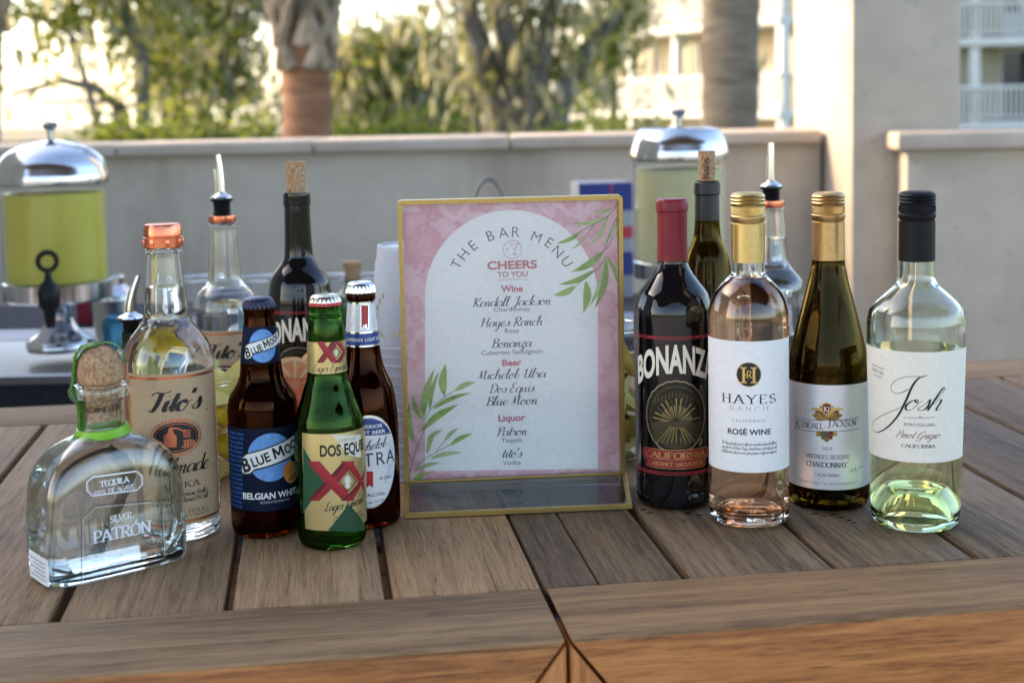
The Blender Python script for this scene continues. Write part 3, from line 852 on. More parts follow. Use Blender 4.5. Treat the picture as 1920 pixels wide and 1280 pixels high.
pl2 = [(.0015, gr[0]), (gr[1], gr[2]), (gr[3], gr[4]), (gr[5], gr[6])]
e = gr[7]
while e < 1.35:
    pl2.append((e, e + .118)); e += .1265
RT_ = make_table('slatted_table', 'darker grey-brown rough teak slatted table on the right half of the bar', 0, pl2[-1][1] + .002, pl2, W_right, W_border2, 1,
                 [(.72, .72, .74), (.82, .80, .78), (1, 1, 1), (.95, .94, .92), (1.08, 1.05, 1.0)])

# back serving table with a dark cloth
M_cloth = noisy('navy_tablecloth', (.006, .007, .012), (.012, .013, .020), 25, 0.9, bump=.3, bscale=9)
ZB = CAMZ - 0.459
bt = empty('serving_table', (0, 2.35, 0), 0, 'back serving table under a black floor-length cloth along the wall', 'table')
bm = bmesh.new(); add_box(bm, -1.75, .50, 0.0, .95, ZB - .03, ZB, bevel=.008)
nx = 160
top = []; bot = []
for k in range(nx + 1):
    x = -1.75 + 2.25 * k / nx; w = .012 * math.sin(k * .9) + .006 * math.sin(k * 2.3)
    top.append(bm.verts.new((x, -.002, ZB - .012))); bot.append(bm.verts.new((x, -.015 + w, .02)))
for k in range(nx): bm.faces.new((top[k], top[k + 1], bot[k + 1], bot[k]))
link('tablecloth', bm, M_cloth, bt)
for (x, y) in ((-1.6, .1), (-1.6, .8), (.40, .1), (.40, .8)):
    bm = bmesh.new(); tube(bm, [(x, y, 0), (x, y, ZB - .035)], .02, 10)
    link('leg', bm, plain('grey_steel_leg', (.25, .25, .26), .4, 1.0), bt)
# ------------------------------------------------------------------ trees, palms, shrubs, houses beyond the wall
def leaf_mat(name, c, tr=.45):
    m, n, l, b = new_mat(name)
    b.inputs['Base Color'].default_value = c4(c); b.inputs['Roughness'].default_value = .55; b.inputs['Specular IOR Level'].default_value = .25
    t = n.new('ShaderNodeBsdfTranslucent'); t.inputs['Color'].default_value = c4((min(c[0] * 1.7, 1), min(c[1] * 1.6, 1), c[2] * 1.0))
    mx = n.new('ShaderNodeMixShader'); mx.inputs[0].default_value = tr
    l.new(b.outputs[0], mx.inputs[1]); l.new(t.outputs[0], mx.inputs[2]); l.new(mx.outputs[0], n['Material Output'].inputs[0])
    return m
L_dark = [leaf_mat('oak_leaf_dark', (0.055, 0.083, 0.018)), leaf_mat('oak_leaf_mid', (0.124, 0.163, 0.031)), leaf_mat('oak_leaf_pale', (0.260, 0.273, 0.058))]
L_lime = [leaf_mat('shrub_leaf_mid', (.115, .145, .028)), leaf_mat('shrub_leaf_lime', (.24, .265, .05)), leaf_mat('shrub_leaf_deep', (.045, .07, .012))]
L_olive = [leaf_mat('oak_leaf_olive', (0.208, 0.215, 0.065)), leaf_mat('oak_leaf_yellow', (0.351, 0.325, 0.098)), leaf_mat('oak_leaf_green', (0.111, 0.143, 0.036))]
M_moss = [leaf_mat('spanish_moss', (.28, .26, .185), .4)]
M_bark = noisy('oak_bark', (.075, .066, .06), (.17, .15, .132), 3.0, .9, bump=.8, bscale=9, stretch=(2, 2, .5))
M_palm = noisy('palm_trunk_bark', (.14, .060, .030), (.25, .118, .062), 4, .9, bump=.8, bscale=20, stretch=(1, 1, 5))
M_palm2 = noisy('palm_trunk_grey_bark', (.10, .075, .052), (.20, .155, .115), 4, .9, bump=.8, bscale=20, stretch=(1, 1, 5))
M_boot = noisy('palm_boot', (.07, .050, .034), (.38, .29, .205), 4, .85, bump=.5)
M_frond = [leaf_mat('palm_frond_dark', (.035, .050, .014), .35), leaf_mat('palm_frond', (.075, .085, .022), .35)]

def leaves(name, parent, blobs, n, size, mats, droop=0.0, clump=14, aspect=.55, seed=1):
    """blobs: (x, y, z, rx, ry, rz) ellipsoids; leaf quads in small clumps spread through their volume."""
    g = np.random.default_rng(seed)
    vol = np.array([b[3] * b[4] * b[5] for b in blobs]); vol = vol / vol.sum()
    nc = max(n // clump, 1)
    bi = g.choice(len(blobs), nc, p=vol)
    B = np.array(blobs)[bi]
    d = g.normal(size=(nc, 3)); d /= np.linalg.norm(d, axis=1, keepdims=True)
    rr = g.random(nc) ** .42
    cc = B[:, :3] + d * rr[:, None] * B[:, 3:6]
    csz = g.uniform(.5, 1.6, nc)
    ci = np.repeat(np.arange(nc), clump); N = len(ci)
    c = cc[ci] + g.normal(size=(N, 3)) * (size * 1.5 * csz[ci])[:, None]
    a = g.normal(size=(N, 3)); a[:, 2] -= droop; a /= np.linalg.norm(a, axis=1, keepdims=True)
    b_ = np.cross(a, g.normal(size=(N, 3))); b_ /= np.linalg.norm(b_, axis=1, keepdims=True)
    s = (size * g.uniform(.55, 1.3, N))[:, None]
    V = np.empty((N, 4, 3)); V[:, 0] = c - a * s * .5; V[:, 1] = c + b_ * s * aspect * .5; V[:, 2] = c + a * s * .5; V[:, 3] = c - b_ * s * aspect * .5
    me = bpy.data.meshes.new(name)
    me.vertices.add(N * 4); me.vertices.foreach_set('co', V.reshape(-1))
    me.loops.add(N * 4); me.loops.foreach_set('vertex_index', np.arange(N * 4, dtype=np.int32))
    me.polygons.add(N); me.polygons.foreach_set('loop_start', np.arange(0, N * 4, 4, dtype=np.int32))
    me.polygons.foreach_set('material_index', g.choice(len(mats), nc)[ci].astype(np.int32))
    me.update(calc_edges=True)
    for m in mats: me.materials.append(m)
    o = bpy.data.objects.new(name, me); COL.objects.link(o); o.parent = parent
    return o
def limb(bm, a, b, r0, r1, bend=.15, seed=0, n=7, segs=8):
    g = random.Random(seed); a, b = Vector(a), Vector(b); L = (b - a).length
    off = Vector((g.uniform(-1, 1), g.uniform(-1, 1), g.uniform(-.4, .6))) * bend * L
    pts = [a.lerp(b, t / n) + off * math.sin(PI * t / n) + Vector((g.uniform(-1, 1), g.uniform(-1, 1), 0)) * .02 * L for t in range(n + 1)]
    tube(bm, pts, [r0 + (r1 - r0) * t / n for t in range(n + 1)], segs)
    return pts
GZ = -1.5
def at(px, py, y): return ony(px, py, y)
def tree(name, label, px, Y, trunks, blobs, n, size, mats, seed, moss=0, group='trees beyond the wall', cat='tree', bark=None, droop=.2):
    """trunks: list of px polylines [(px, py)...] with radii; blobs in pixels (cx, cy, rx, ry) at depth Y."""
    base = at(px, 240, Y); base.z = GZ
    r = empty(name, base, 0, label, cat, group)
    k = Y / FPX
    bm = bmesh.new()
    for ti, (pts, r0, r1) in enumerate(trunks):
        P = [at(x, y, Y + .3 * math.sin(i * 2 + ti)) - base for i, (x, y) in enumerate(pts)]
        P[0].z = min(P[0].z, -.05)
        q = []
        for i in range(len(P) - 1):
            for t in range(4): q.append(P[i].lerp(P[i + 1], t / 4))
        q.append(P[-1]); q = [p + Vector((.03 * math.sin(i * 1.7 + seed), .03 * math.cos(i * 1.3), 0)) * (1 if i else 0) for i, p in enumerate(q)]
        tube(bm, q, [r0 + (r1 - r0) * i / (len(q) - 1) for i in range(len(q))], 9)
    link('trunk', bm, bark or M_bark, r)
    bl = []
    for (cx, cy, rx, ry) in blobs:
        p = at(cx, cy, Y) - base
        bl.append((p.x, p.y + random.Random(seed + cx).uniform(-.5, .5) * rx * k, p.z, rx * k, rx * k * .8, ry * k))
    if n: leaves('crown', r, bl, n, size, mats, droop, seed=seed)
    if moss: leaves('moss', r, [(b[0], b[1], b[2] - b[5] * .35, b[3] * .9, b[4] * .9, b[5] * .9) for b in bl], moss, size * 2.2, M_moss, droop=3.0, aspect=.28, clump=9, seed=seed + 5)['kind'] = 'stuff'
    return r
tree('live_oak', 'leafy live oak overhanging the water at far left, sky showing through its branches', 250, 20,
     [([(262, 300), (235, 215), (190, 170), (120, 150), (20, 178)], .11, .03), ([(240, 225), (215, 190), (150, 190), (80, 190)], .04, .015), ([(262, 300), (270, 120), (235, 20), (230, -200)], .13, .05), ([(258, 150), (140, 70), (20, 10)], .06, .03)],
     [(60, 20, 110, 50), (190, 40, 100, 60), (300, 60, 90, 70), (130, 105, 70, 40), (330, 150, 60, 50), (40, 150, 50, 26), (200, -120, 260, 110), (255, 120, 55, 30)],
     4200, .17, L_dark + L_olive[:1], 11, moss=500)
tree('live_oak', 'mossy live oak with two leaning trunks left of the shaggy palm', 350, 24,
     [([(338, 310), (330, 180), (345, 60), (360, -120)], .22, .10), ([(375, 310), (385, 190), (400, 90), (430, -60)], .15, .07), ([(332, 200), (300, 140), (250, 110)], .07, .03), ([(388, 180), (440, 120), (480, 90)], .07, .03)],
     [(330, 60, 80, 60), (420, 90, 70, 60), (440, 160, 60, 40), (370, 170, 60, 40), (300, 140, 40, 40), (380, -60, 170, 80), (470, 200, 40, 30)],
     5000, .18, L_olive + L_dark[1:], 12, moss=1500)
tree('tall_oak', 'airy yellow-green tree behind the shaggy palm trunk, crown lit from behind', 700, 40,
     [([(700, 300), (705, 200), (720, 120)], .22, .08), ([(790, 300), (780, 210), (760, 140)], .18, .07)],
     [(690, 150, 70, 60), (760, 110, 70, 45), (800, 170, 70, 60), (640, 190, 40, 60), (740, 210, 90, 36), (850, 200, 40, 50), (670, 100, 40, 30)],
     9000, .26, L_olive + [L_dark[1]], 13, moss=2600)
tree('live_oak', 'big dark live oak with several leaning grey trunks right of centre, moss hanging', 960, 26,
     [([(945, 310), (930, 180), (900, 90), (865, -60)], .34, .15), ([(955, 310), (965, 170), (945, 60), (940, -90)], .30, .14), ([(975, 310), (1000, 180), (1020, 70), (1055, -80)], .32, .13), ([(990, 310), (1050, 190), (1090, 110), (1160, 20)], .26, .10),
      ([(930, 180), (880, 170), (830, 120)], .10, .04), ([(1000, 180), (985, 60), (1000, -80)], .14, .08)],
     [(950, 130, 90, 50), (1060, 110, 60, 50), (1090, 40, 60, 50), (1010, 40, 80, 60), (880, 60, 50, 40), (1030, 200, 80, 36), (900, 190, 60, 40), (1000, -100, 240, 70), (1100, 170, 30, 40)],
     3200, .2, L_dark + L_olive[:1], 14, moss=1700)
tree('dark_evergreen', 'dark narrow evergreen beside the cream house', 1150, 34, [([(1150, 300), (1148, 120), (1150, 0)], .14, .05)],
     [(1150, 40, 45, 40), (1130, 100, 34, 40), (1165, 0, 40, 40), (1110, 180, 26, 40)], 2600, .2, L_dark, 15)
sh = [(220, 17, 40, 16, 0), (290, 18, 46, 18, 1), (400, 17, 60, 20, 0), (480, 18, 46, 20, 1), (655, 19, 46, 22, 0), (740, 18, 60, 20, 2), (830, 20, 56, 26, 2), (1060, 21, 50, 24, 2), (1140, 19, 50, 26, 1), (1220, 20, 46, 24, 2)]
shl = ['lime-green shrub lowest by the water at far left', 'lime-green shrub just right of the left drink dispenser lid', 'bright yellow-green shrub under the mossy live oak', 'small bright shrub left of the shaggy palm trunk',
       'bright green shrub right of the shaggy palm trunk', 'dark green shrub under the airy yellow-green tree', 'deep green shrub left of the big dark live oak', 'deep green shrub right of the big dark live oak', 'lime shrub in front of the dark narrow evergreen', 'deep green shrub in front of the cream house']
for i, (px, Y, rx, ry, kd) in enumerate(sh):
    pal = [L_lime, [L_lime[0], L_lime[1]], [L_lime[2], L_lime[0]]][kd]
    tree('garden_shrub', shl[i], px, Y, [([(px, 320), (px + 4, 250)], .05, .02), ([(px, 310), (px - 18, 255)], .03, .015)], [(px, 281 + (px * 7) % 5, rx, ry * .7), (px - rx * .4, 287, rx * .7, ry * .7), (px, 308, rx * .9, ry * 1.2)],
         1500, .12, pal, 40 + i, group='shrubs beyond the wall', cat='shrub')

def palm(name, label, px, Y, halfpx, mat, boots, lean, seed, top=7.5):
    base = at(px, 240, Y); base.z = GZ
    r = empty(name, base, 0, label, 'palm tree', 'palms beyond the wall')
    rad = halfpx * Y / FPX
    g = random.Random(seed); H = top
    zz = at(px, boots, Y).z - GZ if boots else H
    def axis(z): return (lean * (z / H) ** 1.3, 0)
    bm = bmesh.new(); pr = []
    n = 90
    for i in range(n + 1):
        z = H * i / n
        pr.append((rad * (1.10 - .12 * min(z / 2, 1) + .028 * (i % 2)), z))
    vs = lathe(bm, [(0, 0)] + pr + [(0, H)], 28, mod=lambda th, r_, z, i: r_ * (1 + .025 * math.sin(3 * th + i) + .02 * math.sin(7 * th + i * 2.1)))
    for v in vs: v.co.x += axis(v.co.z)[0]
    link('trunk', bm, mat, r, sharp=60)
    bm = bmesh.new()
    if boots:                      # criss-cross leaf bases
        z = zz; k = 0
        while z < H - .3:
            for j in range(9):
                th = 2 * PI * (j + .5 * (k % 2)) / 9 + g.uniform(-.15, .15); ax = axis(z)[0]
                L = g.uniform(.42, .62)
                pts = []; rr = []
                for t in range(6):
                    s = t / 5; tt = th + (.95 if (j + k) % 2 else -.95) * s
                    ro = rad * (.95 + .42 * s ** 1.2) + .02
                    pts.append((ax + ro * math.cos(tt), ro * math.sin(tt), z + L * s)); rr.append(.055 * (1 - .4 * s))
                tube(bm, pts, rr, 6)
            z += .17; k += 1
        link('boot', bm, M_boot, r)
    else: bm.free()
    bm = bmesh.new(); ax = axis(H)[0]
    for k in range(26):            # fan fronds
        th = 2 * PI * k / 26 * 2.4; el = R(g.uniform(-35, 65)); L = g.uniform(1.1, 1.6)
        d = Vector((math.cos(th) * math.cos(el), math.sin(th) * math.cos(el), math.sin(el))); o = Vector((ax, 0, H))
        s = d.cross(Vector((0, 0, 1))).normalized(); u = s.cross(d)
        tip = o + d * L
        tube(bm, [o, o + d * L * .5 + Vector((0, 0, .05)), tip], [.03, .02, .012], 5, mi=1)
        for q in range(17):
            a = R(-100 + 200 * q / 16); dd = d * math.cos(a) + s * math.sin(a); Lq = .85 * (1 - .25 * abs(a) / 2)
            w = u.cross(dd).normalized() * .03
            m_ = tip + dd * Lq * .55; e_ = tip + dd * Lq + Vector((0, 0, -.28))
            v = [bm.verts.new(p) for p in (tip, m_ + w, e_, m_ - w)]
            f = bm.faces.new(v); f.material_index = k % 2
    link('crown', bm, M_frond, r, smooth=False)
    return r
palm('palm_tree', 'palm with reddish-brown trunk below a shaggy collar of criss-cross leaf bases', 569, 10.6, 46, M_palm, 130, .12, 3)
palm('palm_tree', 'palm with plain thick grey-brown trunk in front of the cream house', 1366, 10.0, 53, M_palm2, None, .05, 4)
palm('palm_tree', 'palm at far left whose fronds hang into the top of the picture', -70, 13, 42, M_palm2, 60, .3, 5, top=4.6)

# ------------------------------------------------------------------ houses
M_cream = noisy('cream_house_wall', (.40, .335, .24), (.46, .39, .285), 1.0, .8)
M_white = noisy('white_house_trim', (.56, .54, .50), (.62, .60, .56), 2.0, .7)
M_grey = noisy('pale_house_wall', (.50, .50, .48), (.57, .57, .55), 1.0, .8)
M_pane = plain('window_pane', (.03, .04, .05), .08, spec=.6)
M_roofm = noisy('house_roof_shingle', (.10, .09, .085), (.16, .145, .135), 5, .9)
def house(name, label, A, B, depth, floors, fh, z0, bays, wall, seed):
    """facade from A to B (x, y), floors of height fh above z0, each with balconies on columns in front."""
    A, B = Vector((A[0], A[1], 0)), Vector((B[0], B[1], 0)); L = (B - A).length; ang = math.atan2(B.y - A.y, B.x - A.x)
    r = empty(name, (A.x, A.y, z0), ang, label, 'house')           # local x along facade, local -y towards the viewer
    bm = bmesh.new(); add_box(bm, 0, L, 0, depth, 0, fh * floors); link('wall', bm, wall, r)
    bm = bmesh.new(); add_box(bm, -.6, L + .6, -2.2, depth + .6, fh * floors + .003, fh * floors + .3)
    q = [bm.verts.new(p) for p in ((-.6, -2.2, fh * floors + .303), (L + .6, -2.2, fh * floors + .303), (L + .6, depth + .6, fh * floors + .303), (-.6, depth + .6, fh * floors + .303), (1.5, depth * .4, fh * floors + 2.2), (L - 1.5, depth * .4, fh * floors + 2.2))]
    for f in ((0, 1, 5, 4), (2, 3, 4, 5), (1, 2, 5), (3, 0, 4)): bm.faces.new([q[i] for i in f])
    link('roof', bm, M_roofm, r)
    bw = L / bays; g = random.Random(seed)
    for fl in range(floors):
        z = fl * fh
        bm = bmesh.new(); add_box(bm, 0.02, L - .02, -1.7, -.003, z - .25, z, bevel=.02)
        bal = link('balcony', bm, M_white, r)
        bm = bmesh.new(); add_box(bm, .03, L - .03, -1.68, -1.60, z + 1.0, z + 1.1, bevel=.01); add_box(bm, .03, L - .03, -1.67, -1.61, z + .12, z + .18)
        nb = int(L / .16)
        for k in range(nb): add_box(bm, .05 + k * .16, .05 + k * .16 + .055, -1.66, -1.62, z + .183, z + .997)
        link('railing', bm, M_white, bal)
        for bI in range(bays + 1):
            bm = bmesh.new(); x = min(max(bI * bw, .16), L - .16); add_box(bm, x - .15, x + .15, -1.58, -1.30, z + .003, z + fh - .256, bevel=.02)
            link('column', bm, M_white, r)
        for bI in range(bays):
            x = (bI + .5) * bw; w = .55 if (bI + fl) % 2 else .85; hh = 2.15; sill = .05 if (bI + fl) % 2 == 0 else .8
            bm = bmesh.new()
            for (xa, xb, za, zb) in ((x - w - .1, x + w + .1, z + sill + hh - sill, z + hh + .12), (x - w - .1, x - w, z + sill, z + hh - .003), (x + w, x + w + .1, z + sill, z + hh - .003), (x - .03, x + .03, z + sill, z + hh - .003)):
                add_box(bm, xa, xb, -.06, -.004, za, zb)
            wd = link('window', bm, M_white, r)
            bm = bmesh.new(); add_box(bm, x - w, x + w, -.03, -.005, z + sill, z + hh - .004); link('pane', bm, M_pane, wd)
    return r
house('beach_house', 'cream balconied house with sunlit facade receding behind the plain palm trunk', (3.1, 56), (9.4, 42.2), 9, 4, 2.75, -2.1, 5, M_cream, 1)
house('beach_house', 'pale shaded balconied house at the right edge beyond the pier', (11.6, 45), (22, 45), 9, 4, 2.55, -2.4, 4, M_grey, 2)
# ------------------------------------------------------------------ print inks and bottle materials
K_ = lambda h, r=.5, m=0.0, nm=None: plain(nm or ('ink_' + h.strip('#') + ('m' if m else '')), hx(h), r, m)
BLACK = K_('#101012'); DKGREY = K_('#3a3c44'); WHITE = K_('#e9e9e6', .45)
GOLD = plain('gold_foil', (.62, .43, .16), .32, 1.0); SILVER = plain('silver_foil', (.80, .82, .85), .18, 1.0)
CREAMI = K_('#e6ddc8', .5); REDI = K_('#a3161f', .35); DKRED = K_('#6a1320', .4)
M_cork = noisy('cork', (.24, .125, .058), (.52, .33, .18), 320, .85, bump=.5, bscale=500, detail=3, lo=.33, hi=.62)
M_blackp = plain('black_rubber', (.006, .006, .007), .45, spec=.25)
M_steel = plain('polished_steel', (.72, .71, .69), .12, 1.0)
M_copper = noisy('copper_foil', (.62, .17, .085), (.78, .26, .14), 60, .22, metal=1.0, bump=.05)
M_blackglass = plain('black_wine_glass', (.0035, .0035, .0045), .035, spec=.5)
G_clear = glass('clear_bottle_glass', (.985, .992, .99)); G_green_tint = glass('pale_green_bottle_glass', (.962, .988, .962))
G_thick = glass('thick_hand_blown_glass', (.965, .985, .975), wobble=.12)
G_amber = glass('amber_beer_glass', (.42, .205, .11)); G_dos = glass('green_beer_glass', (.35, .60, .235)); G_olive = glass('olive_wine_glass', (.44, .36, .165))
Q_spirit = glass('clear_spirit', (1, 1, 1), 1.35); Q_rose = glass('rose_wine', (.975, .80, .655), 1.34); Q_pinot = glass('pale_white_wine', (.975, .965, .80), 1.34)
Q_chard = glass('golden_white_wine', (.64, .47, .17), 1.34); Q_beer = glass('beer', (.72, .42, .14), 1.34); Q_lager = glass('lager', (.93, .80, .36), 1.34)
def paper(name, c, rough=.6, metal=0.0): return noisy(name, tuple(v * .95 for v in c), tuple(min(v * 1.03, 1) for v in c), 260, rough, metal, bump=.06, bscale=700)

def fatM(d, x, y, h, w, rot, mat, layer):
    c, s_ = math.cos(rot), math.sin(rot)
    P = lambda a, b: (x + a * w * c - b * h * s_, y - a * w * s_ - b * h * c)
    for i, (a, b, q) in enumerate((((.10, 0), (.16, 1), .21), ((.16, .96), (.5, .24), .19), ((.84, .96), (.5, .24), .19), ((.90, 0), (.84, 1), .21))):
        d.stroke([P(*a), P(*b)], q * w, mat, layer + .1 * i, smooth=False)
# ------------------------------------------------------------------ red wine, front
def red_wine(name, label, xref, yref, yb, pts, front):
    b = Bottle(name, label, 'wine bottle', xref, yref, yb)
    p = b.prof(pts)
    bm = bmesh.new(); o = spl(p, 4)
    lathe(bm, [(0, o[0][1] + .012), (o[0][0] * .7, o[0][1] + .003)] + o + [(o[-1][0] * .75, o[-1][1]), (o[-1][0] * .7, o[-1][1] - .02), (0, o[-1][1] - .02)], 80)
    link('glass_body', bm, M_blackglass, b.root, sharp=50)
    return b
RED_LINE = K_('#9c2030', .35)
def red_print(b, cx, k, y1, y2, yb, ym, yl):
    """printed label: double red lines, arched name, shell medallion, red banner. k: scale against the front bottle."""
    d = b.draw(ym)
    half = 2.9 * b.rref / d.k / 2 * 1.0
    for y in (y1, y1 + 4 * k, y2, y2 + 4 * k):
        u, v = d.P(cx, y)
        d.strokeuv([(u + (i / 30 - .5) * 5.2 * b.rref, v) for i in range(31)], lambda t, q: 1.6 * k * d.k, RED_LINE, 1)
    for s_ in (-1, 1):
        for y in (y1 + 2 * k, y2 + 2 * k):
            u, v = d.P(cx, y); d.strokeuv([(u + s_ * (.5 * b.rref + i * .002), v) for i in range(6)], lambda t, q: 1.4 * k * d.k, RED_LINE, 2)
    g = random.Random(3)
    d.text('BONANZA', cx, yb, 49 * k, CREAMI, 'sans', w=172 * k, bold=.035, track=1.02, arch=30 * k, layer=2)
    o1 = d.build('lettering', b.root, b.map)
    d = b.draw(ym)
    BR = [plain('medallion_bronze', (.075, .060, .030), .4, .6), plain('medallion_dark', (.016, .014, .008), .45, .4), plain('medallion_rays', (.36, .27, .10), .35, .7), plain('medallion_edge', (.30, .26, .18), .4, .6)]
    wave = lambda a, i: 1 + .022 * abs(math.sin(a * 11))
    d.ell(cx, ym, 61 * k, 69 * k, BR[3], 0, 110, wave=wave); d.ell(cx, ym, 58.5 * k, 66.5 * k, BR[1], 1, 110, wave=wave)
    for j, (r, m) in enumerate(((52, 0), (49, 1))): d.ell(cx, ym, r * k, (r + 8) * k, BR[m], 2 + j, 60)
    for i in range(27):
        a = R(4 + 172 * i / 26); L = (30 + 14 * (i % 2)) * k
        x0, y0 = cx + 6 * k * math.cos(a), ym + 8 * k - 5 * k * math.sin(a); x1, y1_ = cx + L * math.cos(a), ym + 8 * k - L * math.sin(a)
        nx, ny = -math.sin(a) * 1.3 * k, -math.cos(a) * 1.3 * k
        d.poly([(x0, y0), (x1 + nx, y1_ + ny), (x1 - nx, y1_ - ny)], BR[2] if i % 3 else BR[0], 4 + .02 * i)
    for i in range(13):                                            # small pillars above the rays
        x = cx + (i - 6) * 6.6 * k; d.rect(x - 1.6 * k, ym - (50 - abs(i - 6) * 2.4) * k, x + 1.6 * k, ym - (39 - abs(i - 6) * 2.2) * k, BR[0], 5 + .02 * i)
    hill = [(cx - 47 * k, ym + 12 * k), (cx - 30 * k, ym + 5 * k), (cx - 12 * k, ym + 10 * k), (cx, ym + 7 * k), (cx + 18 * k, ym + 4 * k), (cx + 33 * k, ym + 9 * k), (cx + 47 * k, ym + 8 * k), (cx + 44 * k, ym + 30 * k), (cx - 44 * k, ym + 30 * k)]
    d.poly(hill, BR[0], 6); d.poly([(x, y + 9 * k) for x, y in hill[:7]] + [(cx + 38 * k, ym + 44 * k), (cx, ym + 56 * k), (cx - 38 * k, ym + 44 * k)], plain('medallion_field', (.05, .042, .018), .45, .5), 7)
    for i in range(9):
        x = cx + (i - 4) * 9 * k; d.stroke([(cx + (i - 4) * 3 * k, ym + 18 * k), (x, ym + 48 * k)], 1.1 * k, BR[2], 8 + .02 * i, smooth=False)
    d.rect(cx + 2 * k, ym + 26 * k, cx + 7 * k, ym + 50 * k, BR[1], 9); d.ell(cx + 4.5 * k, ym + 24 * k, 2.6 * k, 3.2 * k, BR[1], 9.2, 12)
    d.build('emblem', b.root, b.map, lay=.00003)
    d = b.draw(ym)
    def rr(y0, y1_, w): return [(cx - w, y0 + 4 * k), (cx - w + 4 * k, y0), (cx + w - 4 * k, y0), (cx + w, y0 + 4 * k), (cx + w, y1_ - 4 * k), (cx + w - 4 * k, y1_), (cx - w + 4 * k, y1_), (cx - w, y1_ - 4 * k)]
    def wr(y0, y1_, w, m, l):
        u, v0 = d.P(cx, y0); _, v1 = d.P(cx, y1_); W_ = w * d.k; c = 4 * k * d.k
        d.polyuv([(u - W_, v0 - c), (u - W_ + c, v0), (u + W_ - c, v0), (u + W_, v0 - c), (u + W_, v1 + c), (u + W_ - c, v1), (u - W_ + c, v1), (u - W_, v1 + c)], m, l)
    RB = K_('#8a1c28', .4)
    wr(yl - 17 * k, yl + 4 * k, 71 * k, GOLD, 11); wr(yl - 16 * k, yl + 3 * k, 70 * k, RB, 12); wr(yl + 1 * k, yl + 19 * k, 63 * k, GOLD, 13); wr(yl + 2 * k, yl + 18 * k, 62 * k, RB, 14)
    d.text('CALIFORNIA', cx, yl - 1 * k, 11 * k, GOLD, 'serif', w=128 * k, layer=15, thin=.12, thick=.2)
    d.text('CABERNET SAUVIGNON', cx, yl + 14 * k, 7.5 * k, GOLD, 'serif', w=112 * k, layer=15, thin=.12, thick=.2)
    d.build('banner', b.root, b.map, lay=.00003)
BP = [(938, 60), (934.5, 67), (922, 70.5), (900, 71.3), (700, 73.5), (600, 74), (575, 73), (560, 69), (546, 63), (531, 51.5), (515, 39.5), (505, 33.5), (495, 29.5), (487, 28), (440, 26.5), (378, 26.5)]
bz = red_wine('red_wine_bottle', 'black-glass red wine bottle with smooth dark red capsule, front row just right of the menu', 1262, 600, 938, BP, True)
red_print(bz, 1268, 1.0, 632, 886, 727, 782, 860)
bm = bmesh.new()
lathe(bm, [(.008, bz.zof(487))] + [bz.rz(*q) for q in ((487, 29), (440, 28), (396, 28.6), (394, 30.6), (380, 30.6), (375, 29.5), (372, 27))] + [(0, bz.zof(371.5))], 64)
link('capsule', bm, noisy('red_capsule', (.17, .010, .018), (.22, .016, .025), 30, .38, spec=.3), bz.root, sharp=40)

rk = .815
def sc_prof(pts, yb0, yb1, k, d=None): return [(yb1 + (y - yb0) * k, hw * k) for y, hw in pts]
RP = [(831, 50), (828, 55), (818, 58.5), (700, 60), (585, 60.5), (556, 59.5), (542, 57.5), (526, 55), (510, 47), (496, 36), (485, 29.5), (477, 26.7), (440, 24.8), (386, 23.8), (383, 25.3), (363, 25), (361, 24)]
bzr = red_wine('red_wine_bottle', 'opened black red wine bottle with bare cork in its mouth, behind the beer bottles', 559, 450, 831, RP, False)
red_print(bzr, 559, .82, 585, 792, 662, 707, 771)
cork(bzr, 362, 303, 17.5, 19, M_cork)

# ------------------------------------------------------------------ rose
by = Bottle('rose_wine_bottle', 'clear bottle of pale pink rosé with white label and matt gold screw cap', 'wine bottle', 1403, 600, 970)
glass_bottle(by, [(970, 60), (968, 67), (958, 72.5), (940, 73.8), (640, 74.5), (600, 74.5), (580, 73), (562, 68.5), (546, 61.5), (531, 50), (520, 39), (513, 32.5), (505, 31), (490, 30.5), (400, 28), (372, 28)], G_clear, t=.0026, tb=.004, punt=(.022, .016), liquid=519, lmat=Q_rose, lname='rose_wine')
M_capg = noisy('matt_gold_cap', (.56, .40, .155), (.64, .47, .20), 200, .34, metal=1.0)
def stelvin(b, y0, ymid, y1, hw, mat):
    rows = [(y0, hw), (ymid, hw)]
    H = ymid - y1
    rows += [(ymid - .02 * H, hw * .95), (ymid - .08 * H, hw * .97), (ymid - .14 * H, hw * 1.03), (ymid - .24 * H, hw * 1.03), (ymid - .28 * H, hw * .965), (ymid - .58 * H, hw * .965)]
    for k in range(3):
        a = .62 + .115 * k
        rows += [(ymid - a * H, hw * 1.0), (ymid - (a + .04) * H, hw * 1.035), (ymid - (a + .08) * H, hw * 1.0), (ymid - (a + .1) * H, hw * .965)]
    rows += [(ymid - .965 * H, hw * .96), (ymid - H, hw * .88)]
    c = cap_screw(b, rows, mat)
    bm = bmesh.new()                                                # fine knurl
    (r, z0), (_, z1) = b.rz(ymid - .30 * H, hw * .965), b.rz(ymid - .56 * H, hw * .965)
    vs = lathe(bm, [(r, z0), (r + .0004, z0 + .0004), (r + .0004, z1 - .0004), (r, z1)], 240, mod=lambda th, q, z, i: q + (.00035 if i in (1, 2) and int(th * 240 / 2 / PI + .5) % 2 else 0))
    link('knurl', bm, mat, c, sharp=20)
    return c
stelvin(by, 490, 418, 362, 31.5, M_capg)
P_white = paper('white_label_paper', (.80, .80, .80))
by.patch('label', 640, 886, -100, 100, P_white)
lb = [c for c in by.root.children if c.name.startswith('label')][0]
d = by.draw(780)
d.ell(1404, 702, 23.5, 23.5, GOLD, 0); d.ell(1404, 702, 22.3, 22.3, BLACK, 1)
